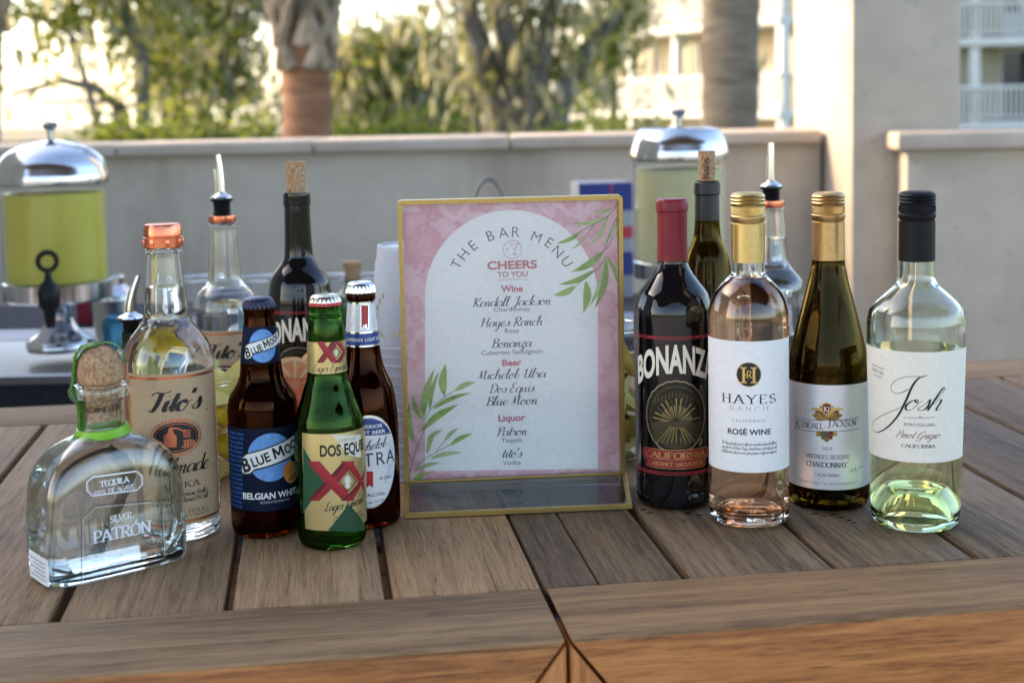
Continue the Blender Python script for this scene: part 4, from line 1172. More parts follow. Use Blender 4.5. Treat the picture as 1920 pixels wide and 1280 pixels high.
d.text('H', 1404, 718, 30, GOLD, 'serif', w=31, thin=.09, thick=.17, layer=2); d.rect(1399, 695, 1411, 709, BLACK, 4); d.text('R', 1405, 708, 13, GOLD, 'serif', w=12, thin=.1, thick=.18, layer=6)
d.build('emblem', lb, by.map, off=.0002)
d = by.draw(780)
d.text('HAYES', 1404, 757, 17, BLACK, 'serif', w=109, thick=.15, thin=.05, layer=0, track=1.3)
d.text('RANCH', 1404, 770, 8, K_('#a9a3ad'), 'serif', w=74, thick=.11, thin=.06, track=1.6, layer=0)
d.text('CALIFORNIA', 1404, 791, 4.6, K_('#6d6a70'), 'sans', w=64, track=1.5, layer=0)
d.text('ROSÉ WINE', 1405, 815, 10, DKGREY, 'sans', w=84, bold=.03, layer=0)
for i, t in enumerate(('The Hayes family were California ranchers whose livelihood', 'depended on the land. Hayes Ranch honors this legacy with', 'full flavored, delicious wines from premier California vineyards.')):
    d.text(t, 1405, 835 + 8.2 * i, 3.0, DKGREY, 'script', w=112, shear=.3, thin=.12, thick=.2, layer=0)
d.build('lettering', lb, by.map, off=.0002)

# ------------------------------------------------------------------ chardonnay
def burgundy(name, label, xref, yref, yb, pts, liquid, **kw):
    b = Bottle(name, label, 'wine bottle', xref, yref, yb)
    glass_bottle(b, pts, G_olive, t=.003, tb=.006, punt=(.022, .02), liquid=liquid, lmat=Q_chard, lname='white_wine')
    return b
KP = [(939, 62), (936, 70), (926, 74), (905, 75), (730, 75), (705, 74.8), (680, 73), (659, 70), (606, 57.5), (575, 49.5), (552, 43.5), (526, 37), (505, 32.8), (486, 30), (400, 27.5), (372, 27.5)]
kj = burgundy('white_wine_bottle', 'olive-brown chardonnay bottle with sloping shoulders, silvery label and tan gold cap', 1553, 640, 939, KP, 706)
M_capt = noisy('tan_gold_cap', (.50, .31, .13), (.58, .38, .17), 200, .36, metal=1.0)
stelvin(kj, 486, 415, 362, 30.5, M_capt)
P_silver = paper('silvery_label_paper', (.74, .74, .77), .38, .35)
lb = kj.patch('label', 722, 918, -88, 88, P_silver)
d = kj.draw(820); cx = 1551
LF = [K_('#8d6a2c'), K_('#4d5a26'), K_('#a67c34'), K_('#6e2f22'), K_('#c29a4b')]
for i, (x, y, tx, ty, w, c) in enumerate(((1550, 786, 1528, 764, 20, 1), (1550, 786, 1574, 764, 20, 3), (1550, 784, 1522, 777, 15, 2), (1550, 784, 1580, 777, 15, 0), (1550, 782, 1538, 760, 17, 0), (1550, 782, 1562, 760, 17, 4), (1550, 800, 1550, 829, 24, 0), (1550, 800, 1530, 817, 18, 2), (1550, 800, 1570, 817, 18, 4), (1550, 800, 1541, 824, 13, 1), (1550, 800, 1560, 824, 13, 3))):
    d.leaf((x, y), (tx, ty), w, LF[c], .3 + .15 * i, 0.0)
for a, b_ in (((1550, 802), (1550, 826)), ((1550, 802), (1535, 815)), ((1550, 802), (1566, 815)), ((1548, 784), (1532, 767)), ((1553, 784), (1570, 767))): d.stroke([a, b_], .9, BLACK, 2.2, smooth=False)
d.poly([(1522, 764), (1580, 764), (1580, 769), (1522, 769)], GOLD, 2.3)
d.poly([(1541, 757), (1550, 754), (1559, 757), (1559, 770), (1550, 778), (1541, 770)], GOLD, 2.5); d.poly([(1542.5, 758.5), (1550, 756), (1557.5, 758.5), (1557.5, 769.5), (1550, 776), (1542.5, 769.5)], DKRED, 3)
d.text('KJ', 1550, 771, 9, WHITE, 'serif', w=11, layer=3.5, thin=.09, thick=.18)
d.rect(1491, 783, 1610, 801.5, P_silver, 4.5)
d.rect(1490, 781, 1611, 782, DKGREY, 4.7); d.rect(1490, 801.8, 1611, 802.8, DKGREY, 4.7)
d.build('emblem', lb, kj.map, off=.0002, lay=.00003)
d = kj.draw(820)
d.text('K', 1492, 799.5, 14.5, BLACK, 'serif', align='L', layer=5.5, thin=.07, thick=.16)
d.text('ENDALL-', 1503.5, 799.5, 11.5, BLACK, 'serif', w=48, align='L', layer=6, thin=.07, thick=.16)
d.text('J', 1550.5, 799.5, 14.5, BLACK, 'serif', align='L', layer=6.5, thin=.07, thick=.16)
d.text('ACKSON', 1559.5, 799.5, 11.5, BLACK, 'serif', w=50, align='L', layer=7, thin=.07, thick=.16)
d.text('2023', cx, 843, 5.5, DKGREY, 'sans', w=18, layer=1); d.text("VINTNER'S RESERVE", cx, 860.5, 8, DKGREY, 'serif', w=86, layer=1, thin=.09, thick=.15)
d.text('CHARDONNAY', cx, 876, 9.5, BLACK, 'serif', w=79, layer=1, thin=.1, thick=.18); d.text('CALIFORNIA', cx, 893, 5, DKGREY, 'serif', w=46, layer=1, thin=.1, thick=.16)
d.text('COMMITTED TO SUSTAINABILITY', cx + 2, 909, 5, K_('#77767c'), 'sans', w=122, track=1.2, layer=1)
d.ring(1604, 878, 9, 9, .6, K_('#b9b7bd'), .5)
d.pen([(1591, 886), (1596, 880), (1599, 884), (1603, 876), (1605, 883), (1610, 876), (1618, 874)], .7, 1.3, DKGREY, 1.5)
d.build('lettering', lb, kj.map, off=.0002, lay=.00003)

# rear olive bottle with cork
RK = [(822, 50), (819, 55), (808, 59), (640, 60), (600, 58), (560, 52), (520, 46), (490, 41), (472, 36), (457, 29.5), (443, 25.5), (413, 23), (364, 22), (361, 24), (342, 23.5), (340, 22.5)]
kr = burgundy('white_wine_bottle', 'opened olive-green wine bottle with a printed cork in its mouth, behind the rosé', 1326, 420, 822, RK, 534)
bm = bmesh.new(); lathe(bm, [kr.rz(*q) for q in ((412, 23.6), (366, 22.6), (363, 24.8), (342, 24.4), (340.3, 23))], 48); 
link('capsule', bm, plain('black_capsule', (.012, .012, .013), .35), kr.root)
ck = cork(kr, 341, 283, 15, 16, M_cork)
d = Draw(lambda x, y: (kr.uv(x, y)[0] * 0 + (x - 1326) * kr.sc * .97, kr.zof(y)), kr.sc * .97)
d.text('NAPA', 1330, 335, 9, plain('cork_print', (.09, .05, .03), .8), 'serif', w=42, rot=PI / 2, align='L', layer=1, thin=.12, thick=.2)
ckr = kr.rz(312, 15.6)[0]
d.build('lettering', ck, lambda u, v, o: ((ckr + .0008 + o) * math.sin(u / ckr), -(ckr + .0008 + o) * math.cos(u / ckr), v))

# ------------------------------------------------------------------ pinot grigio
js = Bottle('white_wine_bottle', 'clear bottle of pale white wine with black cap, cream script label and domed base', 'wine bottle', 1718, 640, 977)
glass_bottle(js, [(977, 66), (975, 74), (963, 80), (940, 81.5), (870, 84), (760, 87), (660, 90), (610, 91), (594, 89.5), (579, 85.5), (563, 73), (552, 61), (542, 49.5), (534, 40.5), (526, 36), (515, 33.5), (488, 32.5), (400, 30), (368, 30)], G_green_tint, t=.003, tb=.005, punt=(.0285, .037), liquid=652, lmat=Q_pinot, lname='white_wine')
stelvin(js, 488, 414, 360, 33.4, noisy('black_screw_cap', (.005, .005, .006), (.008, .008, .009), 200, .5, spec=.2))
P_cream = paper('cream_label_paper', (.78, .75, .66), .7)
lb = js.patch('label', 660, 867, -93, 79, P_cream)
d = js.draw(770); J = lambda zx, zy: (1470 + .531 * zx, 340 + .531 * zy)
d.pen([J(440, 733), J(405, 748), J(380, 738), J(382, 715), J(410, 695), J(455, 688), J(490, 690), J(506, 683)], 1.0, 2.0, BLACK, 0)
d.pen([J(503, 686), J(475, 695), J(452, 725), J(430, 775), J(400, 830), J(362, 870), J(328, 885), J(311, 868), J(322, 842), J(360, 820), J(400, 803), J(432, 785)], 1.0, 4.6, BLACK, .4)
d.text('osh', 1696, 768, 21, BLACK, 'script', w=76, shear=.45, align='L', layer=.6, thin=.05, thick=.15)
d.stroke([(1695, 782), (1753, 782)], .9, DKGREY, 0, smooth=False); d.ell(1725, 782, 1.8, 1.5, DKGREY, .3, 10)
d.text('JOSH CELLARS', 1724, 798.5, 5, DKGREY, 'serif', w=58, layer=0, thin=.1, thick=.17)
d.text('Pinot Grigio', 1722, 822, 7.6, K_('#6b2a2f'), 'script', w=86, shear=.5, layer=0, thin=.07, thick=.17)
d.text('CALIFORNIA', 1723, 839.5, 6.4, DKGREY, 'serif', w=65, layer=0, thin=.1, thick=.18)
for t, y, h in (('Produced & Bottled by', 688, 3.2), ('JOSEPH CARR', 698, 5), ('Vintage 2023', 706, 3.2)): d.text(t, 1645, y, h, K_('#6b675f'), 'sans', w={688: 36, 698: 34, 706: 26}[y], rot=R(-9), layer=0, bold=.01)
d.build('lettering', lb, js.map, off=.0002)

# ------------------------------------------------------------------ vodka bottles (kraft label)
P_kraft = noisy('kraft_label_paper', (.46, .32, .185), (.55, .39, .235), 500, .65, detail=3)
COP = plain('copper_ink', (.62, .19, .09), .35, .8); BRN = K_('#1c1613')
def vodka(label, xref, yref, yb, pts, liquid, cx, k, ytop, ybot, a0, a1, ref, open_):
    b = Bottle('vodka_bottle', label, 'vodka bottle', xref, yref, yb, group='kraft-label vodka bottles')
    glass_bottle(b, pts, G_clear, t=.003, tb=.007, liquid=liquid, lmat=Q_spirit, lname='vodka')
    lb = b.patch('label', ytop, ybot, a0, a1, P_kraft)
    Y = lambda y: ytop + (y - 700) * k
    X = lambda x: cx + (x - 331) * k
    d = b.draw((ytop + ybot) / 2)
    u0, u1 = R(a0 + 2) * b.rref, R(a1 - 2) * b.rref
    for y, w in ((708, 5.0), (984 - 5, 5.0)):
        _, v = d.P(proj(b.p)[0], Y(y)); d.strokeuv([(u0 + (u1 - u0) * i / 40, v) for i in range(41)], lambda t, q: w * k * d.k, COP, 1)
    _, va = d.P(proj(b.p)[0], Y(706)); _, vb = d.P(proj(b.p)[0], Y(981))
    for u in (u0, u1): d.strokeuv([(u, va), (u, vb)], lambda t, q: 1.6 * k * d.k, COP, 1.5)
    ex, ey = X(331), Y(820)
    d.ell(ex, ey, 52 * k, 37 * k, COP, 1, 168, wave=lambda a, i: 1.0 if i % 4 < 2 else .90)
    d.ell(ex, ey, 46 * k, 31 * k, P_kraft, 2, 60); d.ell(ex, ey, 44 * k, 29.5 * k, BRN, 3, 60); d.ring(ex, ey, 40 * k, 26 * k, 1.2 * k, COP, 4)
    q = lambda x, y: (ex + x * k, ey + y * k)
    d.poly([q(-24, 18), q(-24, -3), q(-17, -9), q(-15, -16), q(-11, -20), q(-7, -16), q(-6, -9), q(0, -3), q(0, 18)], COP, 5)
    d.stroke([q(-11, -18), q(2, -17), q(12, -13), q(17, -13)], 2.4 * k, COP, 5.3)
    for i in range(4): d.rect(q(12, 0)[0], q(0, -15 + 4 * i)[1], q(26, 0)[0], q(0, -13 + 4 * i)[1], COP, 5.5 + .1 * i)
    d.ell(*q(20, 11), 17 * k, 8 * k, COP, 6, 30); d.ell(*q(8, 11), 5 * k, 7 * k, BRN, 6.4, 20)
    for i in range(4): d.rect(q(13 + 5 * i, 0)[0], q(0, 4)[1], q(14.2 + 5 * i, 0)[0], q(0, 18)[1], BRN, 6.6 + .1 * i)
    d.build('emblem', lb, b.map, off=.0002, lay=.00003)
    d = b.draw((ytop + ybot) / 2)
    d.text("Tito's", X(331), Y(770), 20 * k, BRN, 'script', w=108 * k, shear=.28, layer=1, thin=.10, thick=.34)
    d.text('.', X(388), Y(767), 20 * k, BRN, 'sans', layer=2)
    d.text('Handmade', X(327), Y(888), 16 * k, BRN, 'script', w=146 * k, shear=.3, layer=1, thin=.1, thick=.26)
    d.text('VODKA', X(334), Y(915), 12 * k, BRN, 'serif', w=90 * k, layer=1, thin=.07, thick=.14, track=1.2)
    d.text('Award-winning American Vodka', X(331), Y(931), 5 * k, BRN, 'script', w=128 * k, shear=.25, layer=1, thin=.14, thick=.26)
    d.text('Crafted in an Old Fashioned Pot Still', X(331), Y(942), 5 * k, BRN, 'script', w=134 * k, shear=.25, layer=1, thin=.14, thick=.26)
    d.text('AUSTIN', X(300), Y(958), 8 * k, BRN, 'serif', w=42 * k, layer=1, track=1.2); d.text('TEXAS', X(372), Y(958), 8 * k, BRN, 'serif', w=44 * k, layer=1, track=1.2)
    sx, sy = X(336), Y(954); d.poly([(sx + 6 * k * (1 if i % 2 == 0 else .42) * math.sin(PI * i / 5), sy - 6 * k * (1 if i % 2 == 0 else .42) * math.cos(PI * i / 5)) for i in range(10)], COP, 1)
    d.text('FIFTH GENERATION, INC. AUSTIN, TX. 40% ALC/VOL', X(331), Y(971), 4 * k, BRN, 'sans', w=142 * k, bold=.01, layer=1)
    d.build('lettering', lb, b.map, off=.0002)
    return b
TP = [(996, 70), (992, 78), (982, 83), (968, 84.5), (720, 84.5), (690, 84.5), (672, 83.5), (657, 80.5), (643, 75.5), (630, 67.5), (618, 58), (608, 50), (598, 43.5), (585, 41), (565, 40), (536, 37), (505, 34.5), (475, 32.3), (472, 33.5), (466, 33.5), (462, 31), (425, 29)]
t1 = vodka('vodka bottle sealed with copper screw cap, kraft label, behind the squat tequila bottle', 312, 600, 996, TP, 536, 331, 1.0, 700, 986, -58, 74, 0, False)
rows = [(463, 34.5), (462, 36), (444, 36), (443, 34.5), (441, 34.5), (440, 35.5), (424, 34.5), (420, 33)]
cp = cap_screw(t1, rows, M_copper)
bm = bmesh.new()
(r, z0), (_, z1) = t1.rz(461, 36), t1.rz(446, 36)
for k in range(8):
    a = 2 * PI * k / 8 + .2
    add_box(bm, -.0018, .0018, -.0008, .0008, z0 + .0006, z1 - .0006, bevel=.0003, M=Matrix.Rotation(a, 4, 'Z') @ Matrix.Translation((0, r + .0002, 0)))
link('tamper_tab', bm, M_copper, cp)
TR = [(779, 50), (775, 57), (765, 61.5), (600, 62.5), (585, 62.5), (575, 62), (562, 59.5), (552, 55), (542, 46), (533, 36.5), (523, 31.5), (505, 29.5), (477, 27.6), (450, 25.8), (428, 24.3), (425, 25), (420, 25), (418, 22)]
t2 = vodka('opened vodka bottle with steel pour spout and copper neck ring, behind the navy-label beer', 418, 440, 779, TR, 572, 424, .74, 620, 772, -70, 70, 0, True)
ring = lambda b, y0, y1, hw: link('neck_ring', (lambda bm: (lathe(bm, [b.rz(y1, hw * .8), b.rz(y1, hw), b.rz((y0 + y1) / 2, hw * 1.03), b.rz(y0, hw), b.rz(y0, hw * .8)], 48), bm)[1])(bmesh.new()), M_copper, b.root)
ring(t2, 404, 416, 25); pourer(t2, 404, 373, 21, 290, 17, M_blackp, M_steel, lean=-.05)
TQ = [(756, 50), (752, 57), (742, 61), (600, 61.5), (575, 61.5), (548, 61), (534, 59.5), (523, 55.5), (510, 45), (500, 36.5), (490, 32.8), (470, 30), (446, 27.3), (420, 25.6), (395, 24), (393, 25), (389, 25), (387, 22)]
t3 = vodka('opened vodka bottle with steel pour spout, half hidden between the rosé and chardonnay bottles', 1446, 400, 756, TQ, 446, 1420, .74, 575, 748, -100, 20, 0, True)
ring(t3, 376, 388, 24.5); pourer(t3, 376, 351, 21, 268, 17, M_blackp, M_steel, lean=.0)

# ------------------------------------------------------------------ beers
def beer(name, label, xref, yref, yb, pts, gmat, liquid, lmat):
    b = Bottle(name, label, 'beer bottle', xref, yref, yb, group='beer bottles left of the menu')
    glass_bottle(b, pts, gmat, t=.0028, tb=.005, liquid=liquid, lmat=lmat, lname='beer', segs=72)
    return b
bl = beer('beer_bottle', 'brown beer bottle with navy labels and blue moon discs, dark blue crown cap', 490, 700, 993,
          [(993, 54), (989, 60.5), (978, 64), (950, 65), (800, 65.2), (770, 65), (752, 63.5), (738, 59.5), (722, 49), (706, 41.5), (690, 39), (673, 37.5), (640, 34), (600, 29.3), (586, 28.2), (584, 29.5), (574, 29.5), (572, 26), (560, 25.5)], G_amber, 600, Q_beer)
crown(bl, 556, 576, 29.5, [noisy('navy_crown_cap', (.012, .016, .045), (.02, .025, .06), 40, .35, metal=.3)])
P_navy = noisy('navy_label_paper', (.005, .009, .028), (.007, .012, .034), 260, .7, spec=.15)
MOON = noisy('moon_blue', (.085, .26, .62), (.17, .38, .76), 160, .5, detail=6, lo=.3, hi=.7)
lb = bl.patch('label', 803, 958, -89, 120, P_navy)
d = bl.draw(860)
d.ell(508, 857, 44.5, 46, MOON, 0, 60)
d.poly([(452, 886), (453, 857), (462, 849), (549, 814), (585, 800), (600, 830), (553, 851), (478, 882), (470, 889), (458, 890)], BLACK, 1)
d.poly([(454, 884), (455, 858), (463, 851.5), (549, 816.5), (584, 803), (597, 829), (552, 848.5), (477, 879), (469, 886.5), (459, 887.5)], WHITE, 2)
OR = noisy('orange_print', (.55, .20, .03), (.68, .30, .06), 120, .5)
d.ell(545, 884, 18, 22, OR, 2.5, 40, rot=R(15)); d.ell(548, 893, 16, 8, K_('#d9b98a'), 2.8, 30, rot=R(20)); d.ell(548, 893, 13.5, 6.2, K_('#c96a22'), 3, 30, rot=R(20))
d.build('emblem', lb, bl.map, off=.0002)
d = bl.draw(860)
d.text('B', 465, 883, 25, BLACK, 'sans', align='C', bold=.035, rot=R(17), layer=4, w=17)
d.text('LUE', 475, 875.5, 17, BLACK, 'sans', align='L', bold=.03, rot=R(19), layer=4, w=36)
d.text('OON', 536, 851.5, 17, BLACK, 'sans', align='L', bold=.03, rot=R(20), layer=4.5, w=46)
d.text('BELGIAN WHITE', 456, 934, 11.5, WHITE, 'sans', align='L', bold=.03, w=120, layer=1)
d.text('BELGIAN-STYLE WHEAT ALE', 488, 944, 4.4, K_('#b9bdc9'), 'sans', align='L', w=58, layer=1)
BLT = K_('#2f6fc4')
fatM(d, 515, 860.5, 21, 21, R(20), BLACK, 4)
ue, _ = d.P(430.5, 880)
for i in range(17):
    _, v = d.P(440, 812 + 8.4 * i)
    u = -1.30 * bl.rref
    d.text(('GOVERNMENT WARNING', 'ACCORDING TO THE', 'SURGEON GENERAL', 'WOMEN SHOULD NOT', 'DRINK ALCOHOLIC')[i % 5], 440, 814 + 8.4 * i, 4.6, BLT, 'sans', w=46, layer=1, bold=.015, align='C')
d.build('lettering', lb, bl.map, off=.0002)
ln = bl.patch('neck_label', 612, 681, -95, 95, P_navy)
d = bl.draw(648)
d.ell(493, 648, 27.5, 31, MOON, 0, 50)
d.poly([(458, 671), (459, 649), (465, 643), (519, 617), (530, 612), (536, 633), (524, 640.5), (477, 664), (470, 673), (462, 674)], BLACK, 1)
d.poly([(459.5, 669.5), (460.5, 650), (466, 645), (519, 619), (529, 614.5), (534, 632), (523.5, 638.5), (476, 662), (469, 671), (462.5, 672)], WHITE, 2)
d.build('emblem', ln, bl.map, off=.0002)
d = bl.draw(648)
d.text('B', 467, 669, 18, BLACK, 'sans', bold=.03, rot=R(20), layer=4, w=11); d.text('LUE', 473.5, 664.5, 12, BLACK, 'sans', align='L', bold=.03, rot=R(22), layer=4, w=22)
fatM(d, 496.5, 653, 14.5, 12, R(23), BLACK, 4); d.text('OON', 508.5, 647.5, 12, BLACK, 'sans', align='L', bold=.03, rot=R(23), layer=4.5, w=25)
d.build('lettering', ln, bl.map, off=.0002)

dq = beer('beer_bottle', 'green beer bottle with gold labels bearing red double X, nearest of the three beers', 614, 700, 1015,
          [(1015, 53), (1011, 59), (1001, 63), (980, 64.2), (860, 65.8), (800, 65), (785, 63.5), (771, 60.5), (748, 52), (728, 46), (699, 37.5), (640, 35.8), (608, 32.8), (594, 29.5), (592, 31), (587, 31), (585, 28.6), (574, 28.2)], G_dos, 600, Q_lager)
crown(dq, 551, 571, 30, [plain('champagne_cap', (.66, .60, .48), .25, 1.0), plain('red_cap_skirt', (.40, .03, .03), .35, .4)])
P_gold = noisy('gold_label_foil', (.52, .40, .16), (.66, .53, .25), 8, .36, metal=.75, stretch=(1, 1, .2))
XR = K_('#8e1524', .4); XD = K_('#5c0c18', .4); DG = K_('#12492a', .45); PALE = K_('#d8d3c2', .4)
lb = dq.patch('label', 813, 994, -50, 112, P_gold)
def xx(d, cx1, cx2, cy, hw, hh, t, L):
    for cx_ in (cx1, cx2):
        for s_, m in ((-1, XD), (1, XR)):
            d.poly([(cx_ - s_ * hw - t, cy - hh), (cx_ - s_ * hw + t, cy - hh), (cx_ + s_ * hw + t, cy + hh), (cx_ + s_ * hw - t, cy + hh)], m, L); L += .5
            d.poly([(cx_ - s_ * hw - t * .25, cy - hh * .97), (cx_ - s_ * hw + t * .95, cy - hh * .97), (cx_ + s_ * hw + t * .95, cy + hh * .97), (cx_ + s_ * hw - t * .25, cy + hh * .97)], XR if m is XD else K_('#a31c2b', .4), L); L += .5
    mx = (cx1 + cx2) / 2; k = hh / 36
    d.poly([(mx, cy - 21 * k), (mx + 17 * k, cy), (mx, cy + 21 * k), (mx - 17 * k, cy)], XD, L); d.poly([(mx, cy - 18.5 * k), (mx + 14.6 * k, cy), (mx, cy + 18.5 * k), (mx - 14.6 * k, cy)], K_('#9c8450', .4), L + .5)
    for i in range(12):
        a = 2 * PI * i / 12; d.poly([(mx + 4 * k * math.cos(a - .2), cy - 1 * k + 5 * k * math.sin(a - .2)), (mx + 4 * k * math.cos(a + .2), cy - 1 * k + 5 * k * math.sin(a + .2)), (mx + 11 * k * math.cos(a), cy + 13 * k * math.sin(a))], PALE, L + .8 + .02 * i)
    d.ell(mx, cy - 1 * k, 5.2 * k, 8.5 * k, PALE, L + 1.5, 24); d.poly([(mx - 3 * k, cy + 5 * k), (mx + 3 * k, cy + 5 * k), (mx + 5 * k, cy + 13 * k), (mx - 4 * k, cy + 13 * k)], PALE, L + 1.7)
d = dq.draw(900)
d.poly([(569, 838), (569, 962), (613, 902)], DG, 0)
d.poly([(622, 814), (676, 814), (676, 858), (652, 852)], PALE, .4)
d.poly([(615, 993), (653, 944), (684, 985), (684, 993)], DG, .4)
d.text('DOS EQUIS', 600, 855, 20, BLACK, 'sans', w=100, bold=.035, align='L', layer=1)
d.build('panel', lb, dq.map, off=.0002)
d = dq.draw(900); xx(d, 621, 682, 901, 33, 37, 11, 1.5); d.build('emblem', lb, dq.map, off=.00022, lay=.00003)
d = dq.draw(900)
d.text('CERVEZA', 634, 829, 5, DKGREY, 'sans', w=40, align='L', track=1.4, layer=1.5)
d.text('Lager Especial', 608, 958, 8.5, BLACK, 'script', w=92, shear=.4, align='L', rot=R(3), layer=2.5, thin=.1, thick=.22)
for t, y, w in (('CRAFTED IN MEXICO', 971, 62), ('CERVECERIA MOCTEZUMA', 978, 70), ('12 FL. OZ. 4.2% ALC./VOL.', 989, 66)): d.text(t, 626 if y < 985 else 628, y, 3.6, K_('#3b3320'), 'sans', w=w, align='L', layer=2.5, bold=.01)
d.build('lettering', lb, dq.map, off=.0002)
ln = dq.patch('neck_label', 641, 700, -100, 100, P_gold)
d = dq.draw(665); xx(d, 614, 646, 660, 14, 20, 6.5, 0); d.build('emblem', ln, dq.map, off=.0002, lay=.00003)
d = dq.draw(665); d.text('Lager Especial', 586, 696, 7.5, BLACK, 'script', w=80, shear=.4, align='L', layer=1, thin=.1, thick=.22); d.build('lettering', ln, dq.map, off=.0002)

mu = beer('beer_bottle', 'brown beer bottle with white egg-shaped label and silver crown cap, right behind the green one', 681, 700, 977,
          [(977, 52), (973, 58), (963, 61.5), (930, 62.5), (800, 62.5), (770, 61.5), (748, 59), (722, 54), (706, 47), (690, 40.5), (673, 36.2), (650, 32.8), (620, 30.5), (580, 26.5), (562, 25), (560, 27), (551, 27), (549, 25), (535, 24.5)], G_amber, 585, Q_beer)
crown(mu, 527, 547, 27.5, [plain('silver_crown_cap', (.76, .76, .78), .22, 1.0)])
P_pearl = paper('pearl_label', (.72, .73, .75), .35, .2); BLU = K_('#173a80', .35)
RIB = K_('#b0121d', .35)
ln = mu.patch('neck_label', 568, 650, -110, 110, P_pearl)
d = mu.draw(610)
for y0, y1, m, L in ((625, 648, BLU, 1), (622.5, 625.5, SILVER, 2), (647.5, 651, SILVER, 2), (566.5, 570, SILVER, 2)):
    _, v0 = d.P(680, y0); _, v1 = d.P(680, y1)
    d.strokeuv([(-1.8 * mu.rref + 3.6 * mu.rref * i / 40, (v0 + v1) / 2) for i in range(41)], lambda t, q: abs(v0 - v1), m, L)
d.poly([(676, 571), (691.5, 571), (691, 617), (684, 612), (676.5, 617)], SILVER, 3); d.poly([(677, 572), (690.5, 572), (690, 615), (684, 610.5), (677.5, 615)], RIB, 3.5)
d.pen([(663, 580), (656, 590), (664, 598), (658, 612)], .6, 1.2, K_('#b5b8bd'), 1); d.pen([(700, 578), (706, 588), (699, 600), (703, 612)], .6, 1.2, K_('#b5b8bd'), 1)
d.build('emblem', ln, mu.map, off=.0002)
d = mu.draw(637); d.text('SUPERIOR LIGHT BEER', 686, 640, 6, WHITE, 'sans', w=84, track=1.2, bold=.02, layer=5); d.build('lettering', ln, mu.map, off=.0002)
# egg-shaped body label
d = mu.draw(865); cxm = 692
def egg(s, m, L, y0=-99, y1=99):
    u, v = d.P(cxm, 866); pts = []
    for i in range(72):
        a = 2 * PI * i / 72; y = -math.cos(a) * 86 * s; x = math.sin(a) * 59 * s * (1 + .05 * math.cos(a))
        y = min(max(y, y0), y1)
        pts.append((u + x * d.k, v - y * d.k))
    d.polyuv(pts, m, L)
egg(1.03, SILVER, 0); egg(1.0, P_pearl, 1)
body = d.build('label', mu.root, mu.map)
d = mu.draw(865); egg(.965, BLU, 0, -99, -49)
u, v = d.P(cxm, 866 - 47); d.strokeuv([(u - 47 * d.k + 94 * d.k * i / 30, v + 1.5 * d.k) for i in range(31)], lambda t, q: 2 * d.k, SILVER, 1)
d.poly([(687, 883), (699.5, 883), (699.5, 914), (693, 909), (687, 914)], RIB, 1)
d.poly([(728, 870), (736, 868), (724, 905), (717, 908)], K_('#c3c6cb'), .5); d.stroke([(664, 850), (690, 835), (720, 832), (738, 842)], 1.2, K_('#b9bcc2'), .5)
d.build('emblem', body, mu.map, off=.00026)
d = mu.draw(865)
d.text('SUPERIOR', cxm, 803, 6.5, WHITE, 'sans', w=54, bold=.015, layer=2); d.text('LIGHT BEER', cxm, 814, 6.5, WHITE, 'sans', w=66, bold=.015, layer=2)
d.text('Michelob', cxm + 2, 843, 9, K_('#24304e'), 'script', w=74, shear=.4, rot=R(5), layer=2, thin=.1, thick=.2)
d.text('ULTRA', cxm + 2, 874, 25, K_('#1e2c50'), 'sans', w=110, layer=2, track=1.15, rot=R(2))
d.text('95 CALS', 723, 897, 5.5, K_('#33405f'), 'sans', w=26, layer=2, bold=.02); d.text('4.2% ALC./VOL.', 698, 930, 5.5, K_('#33405f'), 'sans', w=56, layer=2, bold=.02)
d.text('ST. LOUIS, MO  12 FL. OZ.', 696, 944, 4, K_('#55607a'), 'sans', w=52, layer=2, rot=R(8), bold=.02)
d.build('lettering', body, mu.map, off=.00026)

# ------------------------------------------------------------------ squat tequila bottle
pb = Bottle('tequila_bottle', 'squat clear square-shouldered tequila bottle with round cork stopper and bright green ribbon', 'tequila bottle', 192, 800, 1062)
YAW = R(22); pb.root.rotation_euler.z = pb.az + YAW; pb.az += YAW
SW, SD = .0615, .034                                               # half width, half depth
zz = lambda y: pb.zof(y)
def superring(hw, hd, z, n=96, e=5.0):
    out = []
    for k in range(n):
        a = 2 * PI * k / n; c, s_ = math.cos(a), math.sin(a)
        out.append((hw * math.copysign(abs(c) ** (2 / e), c), hd * math.copysign(abs(s_) ** (2 / e), s_), z))
    return out
f_ = pb.sc
hS = zz(845); 
# (y pixel, half width, half depth, squareness)
prs = [(1062, .0530, .0270, 4.5), (1060.5, .0565, .030, 5), (1055, .0600, .0330, 5.5), (1045, .0612, .0338, 6), (1000, .0618, .0342, 6), (940, .0612, .0340, 6), (898, .0597, .0334, 5.5), (874, .0570, .0325, 5), (855, .0525, .0312, 4.4), (839, .0460, .0296, 3.8), (827, .0385, .0275, 3.2), (818, .0306, .0252, 2.6), (811, .0234, .0222, 2.15), (804, .0198, .0197, 2), (795, .0190, .0190, 2), (770, .0187, .0187, 2), (747, .0190, .0190, 2), (741, .0225, .0225, 2), (735, .0240, .0240, 2), (727, .0240, .0240, 2), (721, .0225, .0225, 2)]
def rows_(shr, zadd, lo=None):
    R_ = []
    for y, a, b_, e in prs:
        R_.append(superring(max(a - shr, .003), max(b_ - shr, .003), zz(y) + zadd, e=e))
    return R_
def bridge(bm, rows, flip=False):
    vr = [[bm.verts.new(p) for p in r] for r in rows]
    for a, b_ in zip(vr[:-1], vr[1:]):
        for k in range(len(a)): bm.faces.new((a[k], a[(k + 1) % len(a)], b_[(k + 1) % len(a)], b_[k]))
    return vr
bm = bmesh.new()
o = bridge(bm, rows_(0, 0))
inn = bridge(bm, [superring(.050, .0235, zz(1062) + .0105, e=4)] + [superring(max(a - .0036, .003), max(b_ - .0036, .003), zz(y), e=e) for y, a, b_, e in prs if y < 1040])
